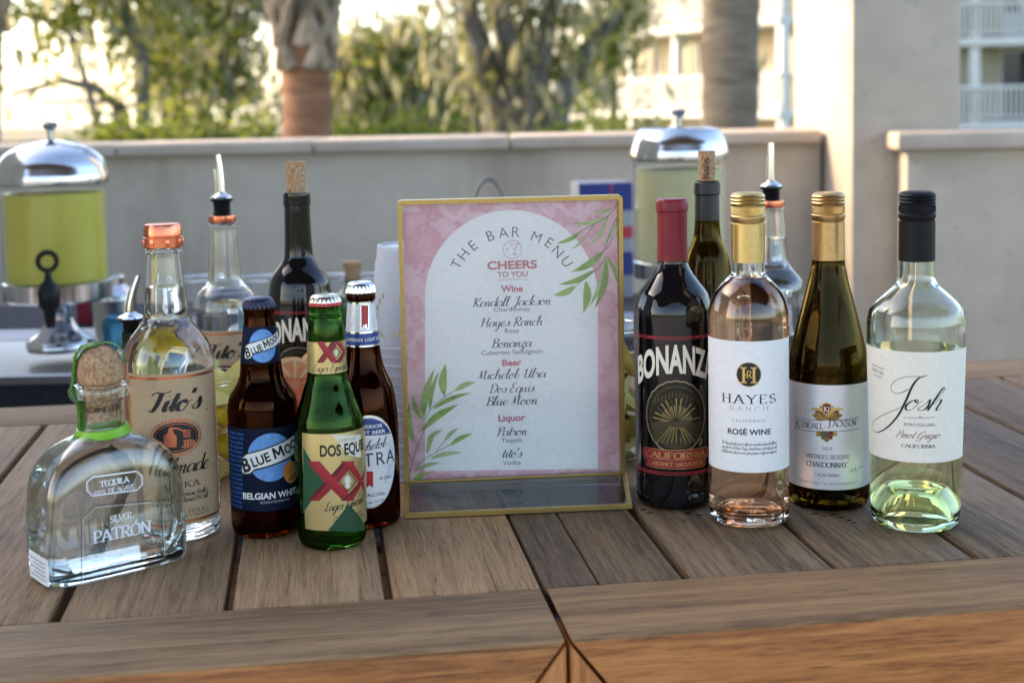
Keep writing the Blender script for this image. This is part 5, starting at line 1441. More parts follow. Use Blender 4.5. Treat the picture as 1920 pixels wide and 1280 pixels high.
bm.faces.new(o[0]); bm.faces.new(inn[0])
for k in range(96): bm.faces.new((o[-1][k], o[-1][(k + 1) % 96], inn[-1][(k + 1) % 96], inn[-1][k]))
link('glass_body', bm, G_thick, pb.root, sharp=60)
bm = bmesh.new()
lq = bridge(bm, [superring(.0505, .024, zz(1062) + .0100, e=4)] + [superring(max(a - .0031, .003), max(b_ - .0031, .003), zz(y) - .0004, e=e) for y, a, b_, e in prs if 817 < y < 1040])
bm.faces.new(lq[0]); bm.faces.new(lq[-1]); link('tequila', bm, Q_spirit, pb.root, sharp=60)
# stopper
bm = bmesh.new(); z0 = zz(719); rr = 44 * f_ * .97
lathe(bm, [(0, zz(785)), (.0128, zz(785)), (.0140, zz(748)), (.0150, zz(722)), (.0150, z0)] + spl([(rr * .80, z0 + .0004), (rr * .97, z0 + .003), (rr * 1.01, z0 + .010), (rr * .98, z0 + .0165), (rr * .86, z0 + .0235), (rr * .62, z0 + .0295), (rr * .3, z0 + .0325), (0, z0 + .0333)], 4), 48)
st = link('cork_stopper', bm, M_cork, pb.root, sharp=50)
d = Draw(lambda x, y: ((x - 192) * f_, zz(y)), f_)
d.text('PATRON PATRON', 192, 766, 11, plain('cork_print', (.09, .05, .03), .8), 'serif', w=200, layer=1, thin=.12, thick=.2)
d.build('lettering', st, lambda u, v, o_: ((.0143 + o_) * math.sin(u / .0143), -(.0143 + o_) * math.cos(u / .0143), v))
M_rib = noisy('green_ribbon', (.16, .42, .015), (.24, .52, .03), 40, .35, bump=.1)
bm = bmesh.new()
lathe(bm, [(.0190, zz(813)), (.0240, zz(812)), (.0226, zz(807)), (.0211, zz(798)), (.0190, zz(797))], 64, close=True)
bm.verts.ensure_lookup_table()
for v in bm.verts: v.co.z += .07 * v.co.x
link('neck_ribbon', bm, M_rib, pb.root)
# green strip over the stopper, down the far-left side
bm = bmesh.new(); path = []
for i, (r_, y) in enumerate(((-.0222, 684), (-.0205, 668), (-.0165, 653), (-.010, 645), (.0008, 643), (.010, 644.5), (.0165, 652), (.0205, 668), (.0222, 690), (.0228, 710), (.0262, 730), (.0252, 742), (.0205, 755), (.0198, 780), (.0198, 812))): path.append((r_, zz(y)))
path = spl(path, 4); ang = R(192) - pb.az; prev = None; gg = random.Random(2)
for r_, z in path:
    row = []
    for k in range(7):
        wob = gg.uniform(-.0007, .0007)
        sg = 1 if r_ > 0 else -1; ra = abs(r_); tang = (k / 6 - .5) * (.020 if r_ > 0 else .007)
        y = max(min(tang, ra if ra > .006 else .009), -(ra if ra > .006 else .009))
        q = Vector((sg * math.sqrt(max(ra * ra - y * y, 0)) + wob, y, z + (wob if ra < .02 else 0)))
        row.append(bm.verts.new((q.x * math.cos(ang) - q.y * math.sin(ang), q.x * math.sin(ang) + q.y * math.cos(ang), q.z + .0006)))
    if prev:
        for k in range(6): bm.faces.new((prev[k], prev[k + 1], row[k + 1], row[k]))
    prev = row
bmesh.ops.solidify(bm, geom=bm.faces[:], thickness=.0005)
link('seal_strip', bm, noisy('green_seal_strip', (.13, .36, .03), (.22, .48, .07), 90, .3, bump=.3), pb.root)
# face lettering
def pmap(u, v, off):
    ys = sorted([(zz(y), b_) for y, a, b_, e in prs]); fl = float(np.interp(v, [q[0] for q in ys], [q[1] for q in ys]))
    k = abs(u) / SW; ed = fl * (1 - min(k, .98) ** 6) ** (1 / 6)
    return (u, -(ed + off), v)
RZ = Matrix.Rotation(-pb.az, 3, 'Z')
def puv(x, y):
    q = ray(x, y); o_ = RZ @ (CAM - pb.p); dd = RZ @ q
    t = (-SD - o_.y) / dd.y; h = o_ + dd * t
    return (h.x, h.z)
SIL = plain('silver_lettering', (.80, .82, .86), .35, .15)
def octo(d, pts, w, m, L): d.stroke(pts + [pts[0]], w, m, L, smooth=False)
d = Draw(puv, (proj(pb.p)[2] - SD) / FPX)
Zp = lambda x, y: (x / 1.6, 380 + y / 1.6)
plate = [Zp(262, 838), Zp(280, 823), Zp(412, 805), Zp(428, 820), Zp(428, 845), Zp(412, 862), Zp(278, 880), Zp(262, 865)]
octo(d, plate, 1.8, SIL, 1); octo(d, [(x * .96 + 216 * .04, y * .92 + 906 * .08) for x, y in plate], .7, SIL, 1)
DKL = plain('engraved_line', (.10, .11, .12), .3, .6)
fr = [Zp(245, 1142), Zp(244, 946), Zp(284, 908), Zp(455, 893), Zp(484, 920), Zp(490, 1058)]
d.stroke(fr, 1.4, DKL, 1, smooth=False); d.stroke([(x + 3, y + 3) for x, y in fr], .7, SIL, 1, smooth=False)
d.build('emblem', pb.root, pmap, step=.003)
d = Draw(puv, (proj(pb.p)[2] - SD) / FPX)
rt = R(0.0)
d.text('TEQUILA', *Zp(346, 845), 10.5, SIL, 'serif', w=59, layer=2, thin=.11, thick=.2); d.text('100% DE AGAVE', *Zp(345, 868), 9, SIL, 'serif', w=80, layer=2, thin=.1, thick=.19)
d.text('SILVER', *Zp(364, 952), 12.5, SIL, 'serif', w=45, layer=2, thin=.11, thick=.21); d.text('PATRÓN', *Zp(368, 1003), 22, SIL, 'serif', w=117, layer=2, thin=.09, thick=.2)
d.text('HECHO EN MEXICO', *Zp(350, 1093), 4.5, K_('#5d6a66'), 'sans', w=58, layer=1); d.text('750 ML  40% ALC/VOL', *Zp(345, 1108), 4.5, K_('#5d6a66'), 'sans', w=70, layer=1)
for x in (282, 450): d.ring(*Zp(x, 1042 if x < 300 else 1020), 7, 6, 1, K_('#8d9694', .3, .5), 1, 16); d.ring(*Zp(x + 10, 1034 if x < 300 else 1013), 4, 5, 1, K_('#8d9694', .3, .5), 1.5, 14)
d.build('lettering', pb.root, pmap, step=.003)
# tax sticker on the left side face
bm = bmesh.new(); g_ = []
for i in range(9):
    y = -.024 + .040 * i / 8
    def xs(y): return -(SW + .0003) * (1 - min(abs(y) / SD, .98) ** 6) ** (1 / 6)
    g_.append((bm.verts.new((xs(y), y, zz(1095) + .0 + .018)), bm.verts.new((xs(y), y, zz(1095) + .041))))
for a, b_ in zip(g_[:-1], g_[1:]): bm.faces.new((a[0], b_[0], b_[1], a[1]))
sk = link('tax_sticker', bm, P_white, pb.root)
d = Draw(lambda x, y: (0, 0), 1.0)
for i in range(5):
    y0, y1, z = -.020, .012 - .006 * (i % 2), zz(1095) + .036 - .0035 * i
    d.strokeuv([(y0, z), (y1, z)], lambda t, q: .0010, K_('#8d93a8'), 1)
d.build('lettering', sk, lambda u, v, o_: (xs(u) - o_, u, v), off=.0002)
# ------------------------------------------------------------------ menu in its gold stand
M_brass = noisy('brushed_gold', (.40, .275, .085), (.47, .33, .115), 60, .36, metal=1.0, stretch=(1, 1, 14))
G_acr = glass('acrylic', (.985, .99, .99), 1.46)
LBL = onz(760.6, 968); LBR = onz(1183, 950)
mdir = (LBR - LBL).normalized(); MANG = math.atan2(mdir.y, mdir.x)
MC = (LBL + LBR) / 2
ms = empty('menu_stand', MC, MANG, 'gold-framed acrylic stand holding the pink bar menu card, centre of the bar', 'menu stand')
MRot = Matrix.Rotation(-MANG, 3, 'Z')
FD = .0                                                             # frame foot depth, solved from the photo
def mray(x, y):
    o_ = MRot @ (CAM - MC); return o_, MRot @ ray(x, y)
o_, q = mray(960, 905); 
TILT = R(1.2)
yb = .076                                                           # frame stands this far behind the front lip
def muv(x, y):
    o_, q = mray(x, y); o_ = o_ - Vector((0, yb, 0))
    # plane leaning forward by TILT: normal (0,-cos,-sin)
    nrm = Vector((0, -math.cos(TILT), -math.sin(TILT))); t = -o_.dot(nrm) / q.dot(nrm); h = o_ + q * t
    return (h.x, h.dot(Vector((0, -math.sin(TILT), math.cos(TILT)))))
def mmap(u, v, off): return (u, yb - v * math.sin(TILT) - off * math.cos(TILT), v * math.cos(TILT) - off * math.sin(TILT))
TLc, TRc, BLc, BRc = muv(748, 372), muv(1171, 368), muv(757, 912), muv(1166, 905)
u0, u1 = (TLc[0] + BLc[0]) / 2, (TRc[0] + BRc[0]) / 2; v1 = (TLc[1] + TRc[1]) / 2; v0 = .004
print('MENU', TLc, TRc, BLc, BRc, 'w', u1 - u0, 'v', v0, v1)
def mslab(bm, ua, ub, va, vb, oa, ob, bevel=0):
    vs = add_box(bm, ua, ub, va, vb, oa, ob, bevel=bevel)
    for v in vs: v.co = mmap(v.co.x, v.co.y, v.co.z)
ft = .0042
bm = bmesh.new()
# frame outline with rounded corners: one closed sweep
def rrect(u0, u1, v0, v1, r, n=6):
    P = []
    for cx, cy, a in ((u1 - r, v1 - r, 0), (u0 + r, v1 - r, 90), (u0 + r, v0 + r, 180), (u1 - r, v0 + r, 270)):
        for k in range(n + 1): t = R(a + 90 * k / n); P.append((cx + r * math.cos(t), cy + r * math.sin(t)))
    return P
oP, iP = rrect(u0, u1, v0, v1, .004), rrect(u0 + ft, u1 - ft, v0 + ft, v1 - ft, .001)
n = len(oP); L4 = []
for P, o2 in ((oP, .006), (iP, .006), (iP, -.006), (oP, -.006)): L4.append([bm.verts.new(mmap(p[0], p[1], o2)) for p in P])
for a in range(4):
    A, B_ = L4[a], L4[(a + 1) % 4]
    for k in range(n): bm.faces.new((A[k], A[(k + 1) % n], B_[(k + 1) % n], B_[k]))
link('frame', bm, M_brass, ms, sharp=30)
# card
m, nn, l, b = new_mat('menu_card_watercolour')
tc = nn.new('ShaderNodeTexCoord')
def nzz(s, dt, off=(0, 0, 0)):
    mp = nn.new('ShaderNodeMapping'); mp.inputs['Location'].default_value = off; l.new(tc.outputs['Object'], mp.inputs[0])
    z = nn.new('ShaderNodeTexNoise'); z.inputs['Scale'].default_value = s; z.inputs['Detail'].default_value = dt; z.inputs['Roughness'].default_value = .55; l.new(mp.outputs[0], z.inputs['Vector']); return z
def rmp(src, stops):
    c = nn.new('ShaderNodeValToRGB'); e = c.color_ramp.elements; e[0].position, e[0].color = stops[0][0], c4(stops[0][1]); e[1].position, e[1].color = stops[-1][0], c4(stops[-1][1])
    for p_, q_ in stops[1:-1]: k = e.new(p_); k.color = c4(q_)
    l.new(src, c.inputs[0]); return c
z1 = nzz(17, 5); r1 = rmp(z1.outputs[0], [(.38, (.82, .52, .56)), (.47, (.72, .36, .42)), (.485, (.80, .52, .58)), (.56, (.85, .60, .65)), (.575, (.76, .42, .48)), (.68, (.84, .57, .62))])
z2 = nzz(220, 4); r2 = rmp(z2.outputs[0], [(.3, (.90, .90, .90)), (.7, (1, 1, 1))])
mx = nn.new('ShaderNodeMix'); mx.data_type = 'RGBA'; mx.blend_type = 'MULTIPLY'; mx.inputs['Factor'].default_value = 1; l.new(r1.outputs[0], mx.inputs['A']); l.new(r2.outputs[0], mx.inputs['B'])
l.new(mx.outputs['Result'], b.inputs['Base Color']); b.inputs['Roughness'].default_value = .6
M_pink = m
bm = bmesh.new(); mslab(bm, u0 + ft + .0006, u1 - ft - .0006, v0 + ft + .0006, v1 - ft - .0006, -.0004, .0)
card = link('menu_card', bm, M_pink, ms)
ks = (proj(MC + Vector((0, yb, .14)))[2]) / FPX
MW = paper('menu_white', (.90, .885, .875), .6); INK = K_('#3c4250'); PINK = K_('#c4707f'); PINKL = K_('#b98a9b')
d = Draw(muv, ks)
A = [(797 + 324 * i / 2, 883) for i in range(3)]
pts = [(797, 883), (1121, 879)] + [(959 + 162 * math.cos(R(a)), 556 - 162 * math.sin(R(a))) for a in range(0, 181, 4)]
d.poly(pts, MW, 1); d.rect(757, 899, 1164, 911, MW, 1)
d.build('arch_panel', card, mmap, step=None)
d = Draw(muv, ks)
GRN = [noisy('leaf_print_green', (.20, .33, .06), (.36, .50, .14), 90, .6, detail=3), noisy('leaf_print_pale', (.34, .44, .16), (.50, .58, .28), 90, .6, detail=3), noisy('leaf_print_deep', (.13, .24, .05), (.26, .38, .10), 90, .6, detail=3)]
TZ = lambda x, y: (740 + x * .25, 360 + y * .25); BZ = lambda x, y: (740 + x * .2578, 660 + y * .2578)
STEM = K_('#4b5148')
i = 0
for (a, c, w, g_) in (((1640, 115), (1475, 155), 26, 1), ((1600, 185), (1320, 235), 34, 1), ((1400, 295), (1215, 385), 34, 0), ((1440, 320), (1325, 430), 22, 1), ((1590, 200), (1460, 405), 34, 1), ((1660, 200), (1540, 420), 24, 1), ((1570, 440), (1325, 600), 56, 0), ((1505, 580), (1225, 695), 42, 0), ((1360, 705), (1190, 775), 48, 0), ((1435, 665), (1415, 910), 60, 0), ((1575, 490), (1460, 860), 44, 1), ((1585, 500), (1500, 875), 52, 2), ((1585, 475), (1670, 690), 34, 0), ((1660, 280), (1680, 590), 30, 0)):
    d.leaf(TZ(*a), TZ(*c), w * .25, GRN[g_], 3 + .1 * i, .08); i += 1
for s_ in ([(1690, 60), (1605, 175), (1500, 240), (1390, 298)], [(1690, 170), (1640, 240), (1570, 440), (1500, 510)], [(1660, 270), (1670, 200)], [(1640, 330), (1605, 405), (1565, 445)], [(1585, 480), (1540, 560), (1440, 640), (1360, 705)], [(1500, 240), (1440, 320)], [(1600, 180), (1590, 220)]):
    d.stroke([TZ(*p) for p in s_], 1.1, STEM, 5)
for (a, c, w, g_) in (((210, 490), (290, 120), 52, 0), ((255, 420), (325, 135), 36, 0), ((360, 320), (370, 85), 60, 0), ((430, 285), (595, 215), 42, 1), ((275, 415), (560, 295), 34, 0), ((190, 575), (465, 380), 52, 0), ((205, 500), (125, 305), 36, 0), ((140, 660), (105, 370), 46, 0), ((230, 650), (350, 560), 34, 1), ((235, 745), (300, 570), 34, 1), ((360, 650), (465, 550), 28, 1), ((400, 680), (570, 590), 36, 0), ((260, 775), (490, 730), 34, 1), ((150, 860), (330, 805), 30, 1), ((130, 950), (245, 875), 46, 0)):
    d.leaf(BZ(*a), BZ(*c), w * .2578, GRN[g_], 3 + .1 * i, .06); i += 1
for s_ in ([(105, 940), (130, 790), (185, 640), (230, 540)], [(150, 860), (200, 790), (300, 730), (405, 672)], [(220, 495), (260, 415), (355, 335), (430, 282)], [(230, 540), (190, 575)], [(130, 790), (90, 720)], [(300, 725), (360, 650)], [(365, 330), (360, 290)]):
    d.stroke([BZ(*p) for p in s_], 1.1, STEM, 5)
d.build('leaf_sprig', card, mmap, step=None)
d = Draw(muv, ks)
for ch, x, y in (('T', 856, 495), ('H', 869, 477), ('E', 887, 460), ('B', 919.5, 442), ('A', 944, 436.5), ('R', 967.5, 435), ('M', 1006, 445), ('E', 1030, 455.5), ('N', 1046, 472), ('U', 1063, 491)):
    dx, dy = x - 960, 551 - y; a = math.atan2(dx, dy); Lr = math.hypot(dx, dy)
    bx, by_ = 960 + (Lr - 9.5) * math.sin(a), 551 - (Lr - 9.5) * math.cos(a)
    d.text(ch, bx, by_, 19, INK, 'sans', rot=-a, layer=2, bold=-.008)
d.ring(961, 468, 17, 17, 1.0, PINKL, 2); d.stroke([(956, 457), (973, 457), (965, 468), (956, 457)], 1.2, PINK, 2.2, smooth=False); d.stroke([(965, 468), (965, 477)], 1.2, PINK, 2.2, smooth=False); d.stroke([(960.5, 477), (969.5, 477)], 1.2, PINK, 2.4, smooth=False); d.stroke([(966, 463), (973, 454)], .9, PINKL, 2.5, smooth=False)
for sx, sy, q_ in ((951.5, 468, 4), (954.5, 477, 2)): d.poly([(sx + q_ * (1 if i % 2 == 0 else .2) * math.sin(PI * i / 4), sy - q_ * (1 if i % 2 == 0 else .2) * math.cos(PI * i / 4)) for i in range(8)], PINKL, 2)
d.text('CHEERS', 960.5, 504, 14.5, PINK, 'sans', w=93, bold=.035, layer=2)
d.text('TO YOU', 961, 519, 9.5, PINKL, 'sans', w=57, bold=.035, layer=2); d.text('MOBILE BARTENDING SERVICE', 961, 525.5, 2.8, PINKL, 'sans', w=58, layer=2)
for st, y, h, w in (('Wine', 547, 11.5, 41), ('Beer', 685.5, 11.5, 37), ('Liquor', 789, 11.5, 51)): d.text(st, 960, y, h, PINK, 'sans', w=w, bold=.035, layer=2)
for st, y, w in (('Kendall Jackson', 573.5, 146), ('Hayes Ranch', 611.5, 116), ('Bonanza', 651, 76), ('Michelob Ulra', 709.5, 130), ('Dos Equis', 735.5, 85), ('Blue Moon', 759, 97), ('Patron', 816.5, 57), ("tito's", 857.5, 39)):
    d.text(st, 960, y, 9.2, INK, 'script', w=w, shear=.22, layer=2, thin=.075, thick=.20)
for st, y, h, w in (('Chardonnay', 583.5, 8, 68), ('Rose', 624, 8, 26), ('Cabernet Sauvignon', 664, 8, 115), ('Tequila', 829, 8, 39), ('Vodka', 871, 8, 34)): d.text(st, 960, y, h, INK, 'sans', w=w, layer=3.5)
d.build('lettering', card, mmap, step=None)
bm = bmesh.new(); mslab(bm, u0 + ft + .0002, u1 - ft - .0002, v0 + ft + .0002, v1 - ft - .0002, .0022, .0040)
link('acrylic_panel', bm, G_acr, ms, smooth=False)
# foot: sloping gold-edged acrylic lip
def mz(x, y, z):                                                     # pixel -> stand-local point at height z
    o_, q = mray(x, y); t = (z - o_.z) / q.z; return o_ + q * t
zl = .0135
F = [mz(760.6, 968, 0.0015), mz(1183, 950, 0.0015)]
K0 = [Vector((u0 - .0005, yb - .0075, zl)), Vector((u1 + .0005, yb - .0075, zl))]
def bar(bm, a, b_, w, t):
    d_ = (b_ - a).normalized(); up = Vector((0, 0, 1)); s_ = d_.cross(up).normalized(); up = s_.cross(d_)
    vs = []
    for p in (a, b_):
        for x, z in ((-w, -t), (w, -t), (w, t), (-w, t)): vs.append(bm.verts.new(p + s_ * x + up * z))
    for f in ((0, 1, 2, 3), (7, 6, 5, 4), (0, 4, 5, 1), (1, 5, 6, 2), (2, 6, 7, 3), (3, 7, 4, 0)): bm.faces.new([vs[i] for i in f])
bm = bmesh.new(); e_ = .0024
bar(bm, F[0] + Vector((-.001, 0, .0012)), F[1] + Vector((.001, 0, .0012)), e_ * 1.25, .0021)
bar(bm, K0[0], K0[1], e_ * .8, .0021)
bar(bm, F[0] + Vector((.001, .003, .0013)), K0[0] + Vector((.002, -.002, 0)), e_, .0020); bar(bm, F[1] + Vector((-.001, .003, .0013)), K0[1] + Vector((-.002, -.002, 0)), e_, .0020)
bar(bm, Vector((u0, yb + .006, .0021)), Vector((u1, yb + .006, .0021)), .004, .0021)
bmesh.ops.bevel(bm, geom=bm.edges[:], offset=.0005, segments=2, affect='EDGES')
ftp = link('foot_frame', bm, M_brass, ms, sharp=30)
bm = bmesh.new()
q = [F[0] + Vector((.003, .003, .0010)), F[1] + Vector((-.003, .003, .0010)), K0[1] + Vector((-.003, -.001, -.0004)), K0[0] + Vector((.003, -.001, -.0004))]
a = [bm.verts.new(p) for p in q]; b2 = [bm.verts.new(p + Vector((0, 0, .0012))) for p in q]
bm.faces.new(a[::-1]); bm.faces.new(b2)
for k in range(4): bm.faces.new((a[k], a[(k + 1) % 4], b2[(k + 1) % 4], b2[k]))
link('foot_panel', bm, glass('reflection_tint_acrylic', (.80, .79, .78), 1.46), ms, smooth=False)  # clear acrylic; the grey tint stands in for dark reflections

# ------------------------------------------------------------------ tubs of fruit
G_tub = glass('frosted_tub_plastic', (.97, .975, .97), 1.18, .10)
P_rind = noisy('lemon_rind', (.74, .52, .02), (.82, .62, .05), 120, .45, bump=.25, bscale=400)
P_pith = plain('lemon_pith', (.78, .74, .52), .6)
P_pulp = noisy('lemon_pulp', (.80, .62, .10), (.86, .74, .26), 180, .45)
P_lrind = noisy('lime_rind', (.10, .22, .02), (.16, .30, .03), 120, .45); P_lpulp = noisy('lime_pulp', (.36, .46, .14), (.50, .58, .24), 160, .3, coat=.3)
P_orind = noisy('orange_rind', (.72, .24, .015), (.80, .32, .03), 120, .45, bump=.25, bscale=400); P_opulp = noisy('orange_pulp', (.72, .22, .06), (.80, .32, .10), 160, .3, coat=.3); P_opith = plain('orange_pith', (.80, .56, .30), .6)
def tub(label, x, yb_, ytop, rb, rt, group='fruit tubs behind the bottles', mat=None):
    b = Bottle('fruit_tub', label, 'tub', x, (ytop + yb_) / 2, yb_, group=group)
    (r0, z0), (r1, z1) = b.rz(yb_, rb), b.rz(ytop, rt); z0 = .0008
    bm = bmesh.new(); t = .0011
    lathe(bm, [(0, z0), (r0 * .96, z0), (r0, z0 + .004), (r1, z1 - .004), (r1 + .0022, z1 - .003), (r1 + .0022, z1), (r1 - t, z1), (r0 - t, z0 + .005), (r0 * .94, z0 + .0018), (0, z0 + .0018)], 64)
    link('tub_wall', bm, mat or G_tub, b.root, sharp=40)
    b.dim = (r0, r1, z1); return b
def citrus(kind, name, label, cat):
    """a wedge-cut slice lying in its local xy plane: round slice with rind, pith and segments."""
    rind, pith, pulp = kind
    r = empty(name, (0, 0, 0), 0, label, cat)
    R_, h = .030, .0045
    bm = bmesh.new(); lathe(bm, [(R_ * .93, -h), (R_ * .985, -h * .8), (R_, 0), (R_ * .985, h * .8), (R_ * .93, h)], 40); link('rind', bm, rind, r)
    bm = bmesh.new(); lathe(bm, [(0, -h), (R_ * .93, -h)], 40); lathe(bm, [(R_ * .93, h), (0, h)], 40); link('pith', bm, pith, r)
    bm = bmesh.new()
    for s_ in (-1, 1):
        for k in range(9):
            a0, a1 = 2 * PI * k / 9 + .07, 2 * PI * (k + 1) / 9 - .07
            p = [(.12 * R_ * math.cos((a0 + a1) / 2), .12 * R_ * math.sin((a0 + a1) / 2))] + [(R_ * .84 * math.cos(a0 + (a1 - a0) * i / 6), R_ * .84 * math.sin(a0 + (a1 - a0) * i / 6)) for i in range(7)]
            bm.faces.new([bm.verts.new((q[0], q[1], s_ * (h + .0004))) for q in p])
    link('pulp', bm, pulp, r)
    return r
def wedge(kind, name, label, cat):
    rind, pith, pulp = kind; r = empty(name, (0, 0, 0), 0, label, cat)
    bm = bmesh.new(); n, mm = 10, 14; g_ = []
    L, Rr = .033, .026
    for i in range(mm + 1):
        t = i / mm; rr = Rr * max(math.sin(PI * (.04 + .92 * t)), .05) ** .75; x = L * (2 * t - 1)
        g_.append([bm.verts.new((x, rr * math.sin(R(-38 + 76 * k / n)), -rr * math.cos(R(-38 + 76 * k / n)))) for k in range(n + 1)])
    for i in range(mm):
        for k in range(n): bm.faces.new((g_[i][k], g_[i][k + 1], g_[i + 1][k + 1], g_[i + 1][k]))
    link('rind', bm, rind, r)
    bm = bmesh.new()
    for s_ in (-1, 1):
        e = [bm.verts.new((L * (2 * i / mm - 1), (Rr * max(math.sin(PI * (.04 + .92 * i / mm)), .05) ** .75) * math.sin(R(38 * s_)), -(Rr * max(math.sin(PI * (.04 + .92 * i / mm)), .05) ** .75) * math.cos(R(38)))) for i in range(mm + 1)]
        c = [bm.verts.new((L * .9 * (2 * i / mm - 1), 0, -.001)) for i in range(mm + 1)]
        for i in range(mm): bm.faces.new((e[i], e[i + 1], c[i + 1], c[i]))
    link('pulp', bm, pulp, r)
    return r
LEM, LIM, ORA = (P_rind, P_pith, P_pulp), (P_lrind, P_pith, P_lpulp), (P_orind, P_opith, P_opulp)
def strew(proto, b, spots, labels, group):
    for i, (x, y, z, rx, ry, rz_) in enumerate(spots):
        o = proto if i == 0 else copy_tree(proto)
        M = Matrix.Rotation(b.az, 4, 'Z') @ Matrix.Translation((x, y, z))
        o.matrix_world = Matrix.Translation(b.p) @ M @ Matrix.Rotation(R(rz_), 4, 'Z') @ Matrix.Rotation(R(rx), 4, 'X') @ Matrix.Rotation(R(ry), 4, 'Y')
        o['label'] = labels[i] if i < len(labels) else labels[-1]; o['group'] = group
lt = tub('frosted plastic tub heaped with lemon wedges, behind the tall front vodka bottle', 368, 880, 703, 86, 100)
zt = lt.dim[2]
spots = [(.030, -.014, zt + .003, 20, -35, 40), (.012, -.034, zt - .004, -10, 30, 10), (-.012, -.02, zt + .004, 15, 20, 80), (-.034, -.012, zt - .004, 40, 10, 130), (.034, .016, zt - .002, -30, 40, 10), (-.01, .02, zt + .004, 10, -20, 60),
         (.040, -.012, zt - .034, 60, 10, 75), (.026, -.032, zt - .052, 80, 20, 50), (.040, -.006, zt - .068, 50, 40, 80), (-.02, -.036, zt - .05, 80, -10, -10), (.004, -.040, zt - .025, 70, 20, 10), (.03, -.022, zt - .09, 20, 30, 40), (-.03, -.026, zt - .082, 60, 20, -30), (0, -.03, zt - .08, 70, 60, 10), (.012, 0, zt - .03, 30, 20, 0), (0, 0, zt - .06, 0, 20, 40), (-.025, .01, zt - .03, 10, 50, 80)]
strew(wedge(LEM, 'lemon_wedge', '', 'lemon'), lt, spots, ['lemon wedge showing above the tub rim between the vodka bottle and the navy-label beer', 'lemon wedge piled inside the tub behind the front vodka bottle'], 'lemon wedges in the left tub')
lw = wedge(LIM, 'lime_wedge', '', 'lime'); strew(lw, lt, [(.004, -.012, zt + .024, 30, 20, 30)], ['lime wedge on top of the lemons, seen through the front vodka bottle'], 'lime wedge in the left tub')
ot = tub('translucent pinkish plastic tub of orange slices between the navy-label and green beers', 588, 872, 693, 66, 76, mat=glass('pink_tub_plastic', (.97, .78, .74), 1.25, .2))
zt = ot.dim[2]
strew(citrus(ORA, 'orange_slice', '', 'orange'), ot, [(-.020, -.012, zt - .013, 72, 0, 28), (-.006, .004, zt - .022, 66, 10, 10), (.012, .012, zt - .008, 70, 0, -10), (-.020, -.012, zt - .045, 80, 0, 20), (.006, -.012, zt - .055, 75, 0, 5), (0, 0, zt - .075, 60, 10, 40)], ['orange slice standing above the tub rim behind the beers', 'orange slice packed inside the pinkish tub'], 'orange slices in the tub')
rt_ = tub('translucent plastic tub of lemon wedges half hidden behind the right edge of the menu', 1128, 850, 606, 78, 86)
zt = rt_.dim[2]; gg = random.Random(9)
sp = []
for k in range(26):
    a = gg.uniform(0, 2 * PI) if k % 3 else gg.uniform(-.7, .3); rr = .030 if k % 3 == 0 else gg.uniform(.0, .026)
    sp.append((rr * math.cos(a), rr * math.sin(a), .018 + (zt - .045) * k / 26, gg.uniform(0, 360), gg.uniform(0, 90), gg.uniform(0, 360)))
P_orl = (noisy('preserved_lemon_rind', (.36, .29, .04), (.50, .40, .08), 90, .45), P_pith, noisy('preserved_lemon_pulp', (.45, .38, .12), (.55, .48, .2), 90, .4))
strew(wedge(P_orl, 'lemon_wedge', '', 'lemon'), rt_, sp, ['dull yellow lemon wedge packed in the tub behind the menu'], 'lemon wedges in the right tub')

# ------------------------------------------------------------------ stacked cups
G_cup = noisy('frosted_cup_plastic', (.66, .68, .72), (.74, .76, .80), 30, .4)
m_, n_, l_, b_ = new_mat('frosted_cup'); b_.inputs['Base Color'].default_value = (.86, .88, .92, 1); b_.inputs['Roughness'].default_value = .35; b_.inputs['Transmission Weight'].default_value = .55; b_.inputs['IOR'].default_value = 1.15
G_cup = m_
cs = Bottle('plastic_cup', '', 'cup', 772, 600, 883); cs.root.name = 'plastic_cup'
scale_c = cs.sc; rim, bot, hc = 80 * scale_c, 60 * scale_c, .105
def cup_mesh(root):
    bm = bmesh.new(); t = .0007
    lathe(bm, [(0, hc - .003), (bot * .92, hc - .003), (bot * .94, hc), (bot, hc - .0005), (bot + (rim - bot) * .12, hc * .86), (bot + (rim - bot) * .14 + .0008, hc * .84), (rim, .003), (rim + .0018, .0022), (rim + .0018, .0002), (rim - t, 0), (bot - t, hc - .0045), (0, hc - .0045)], 56)
    return link('cup_wall', bm, G_cup, root, sharp=40)
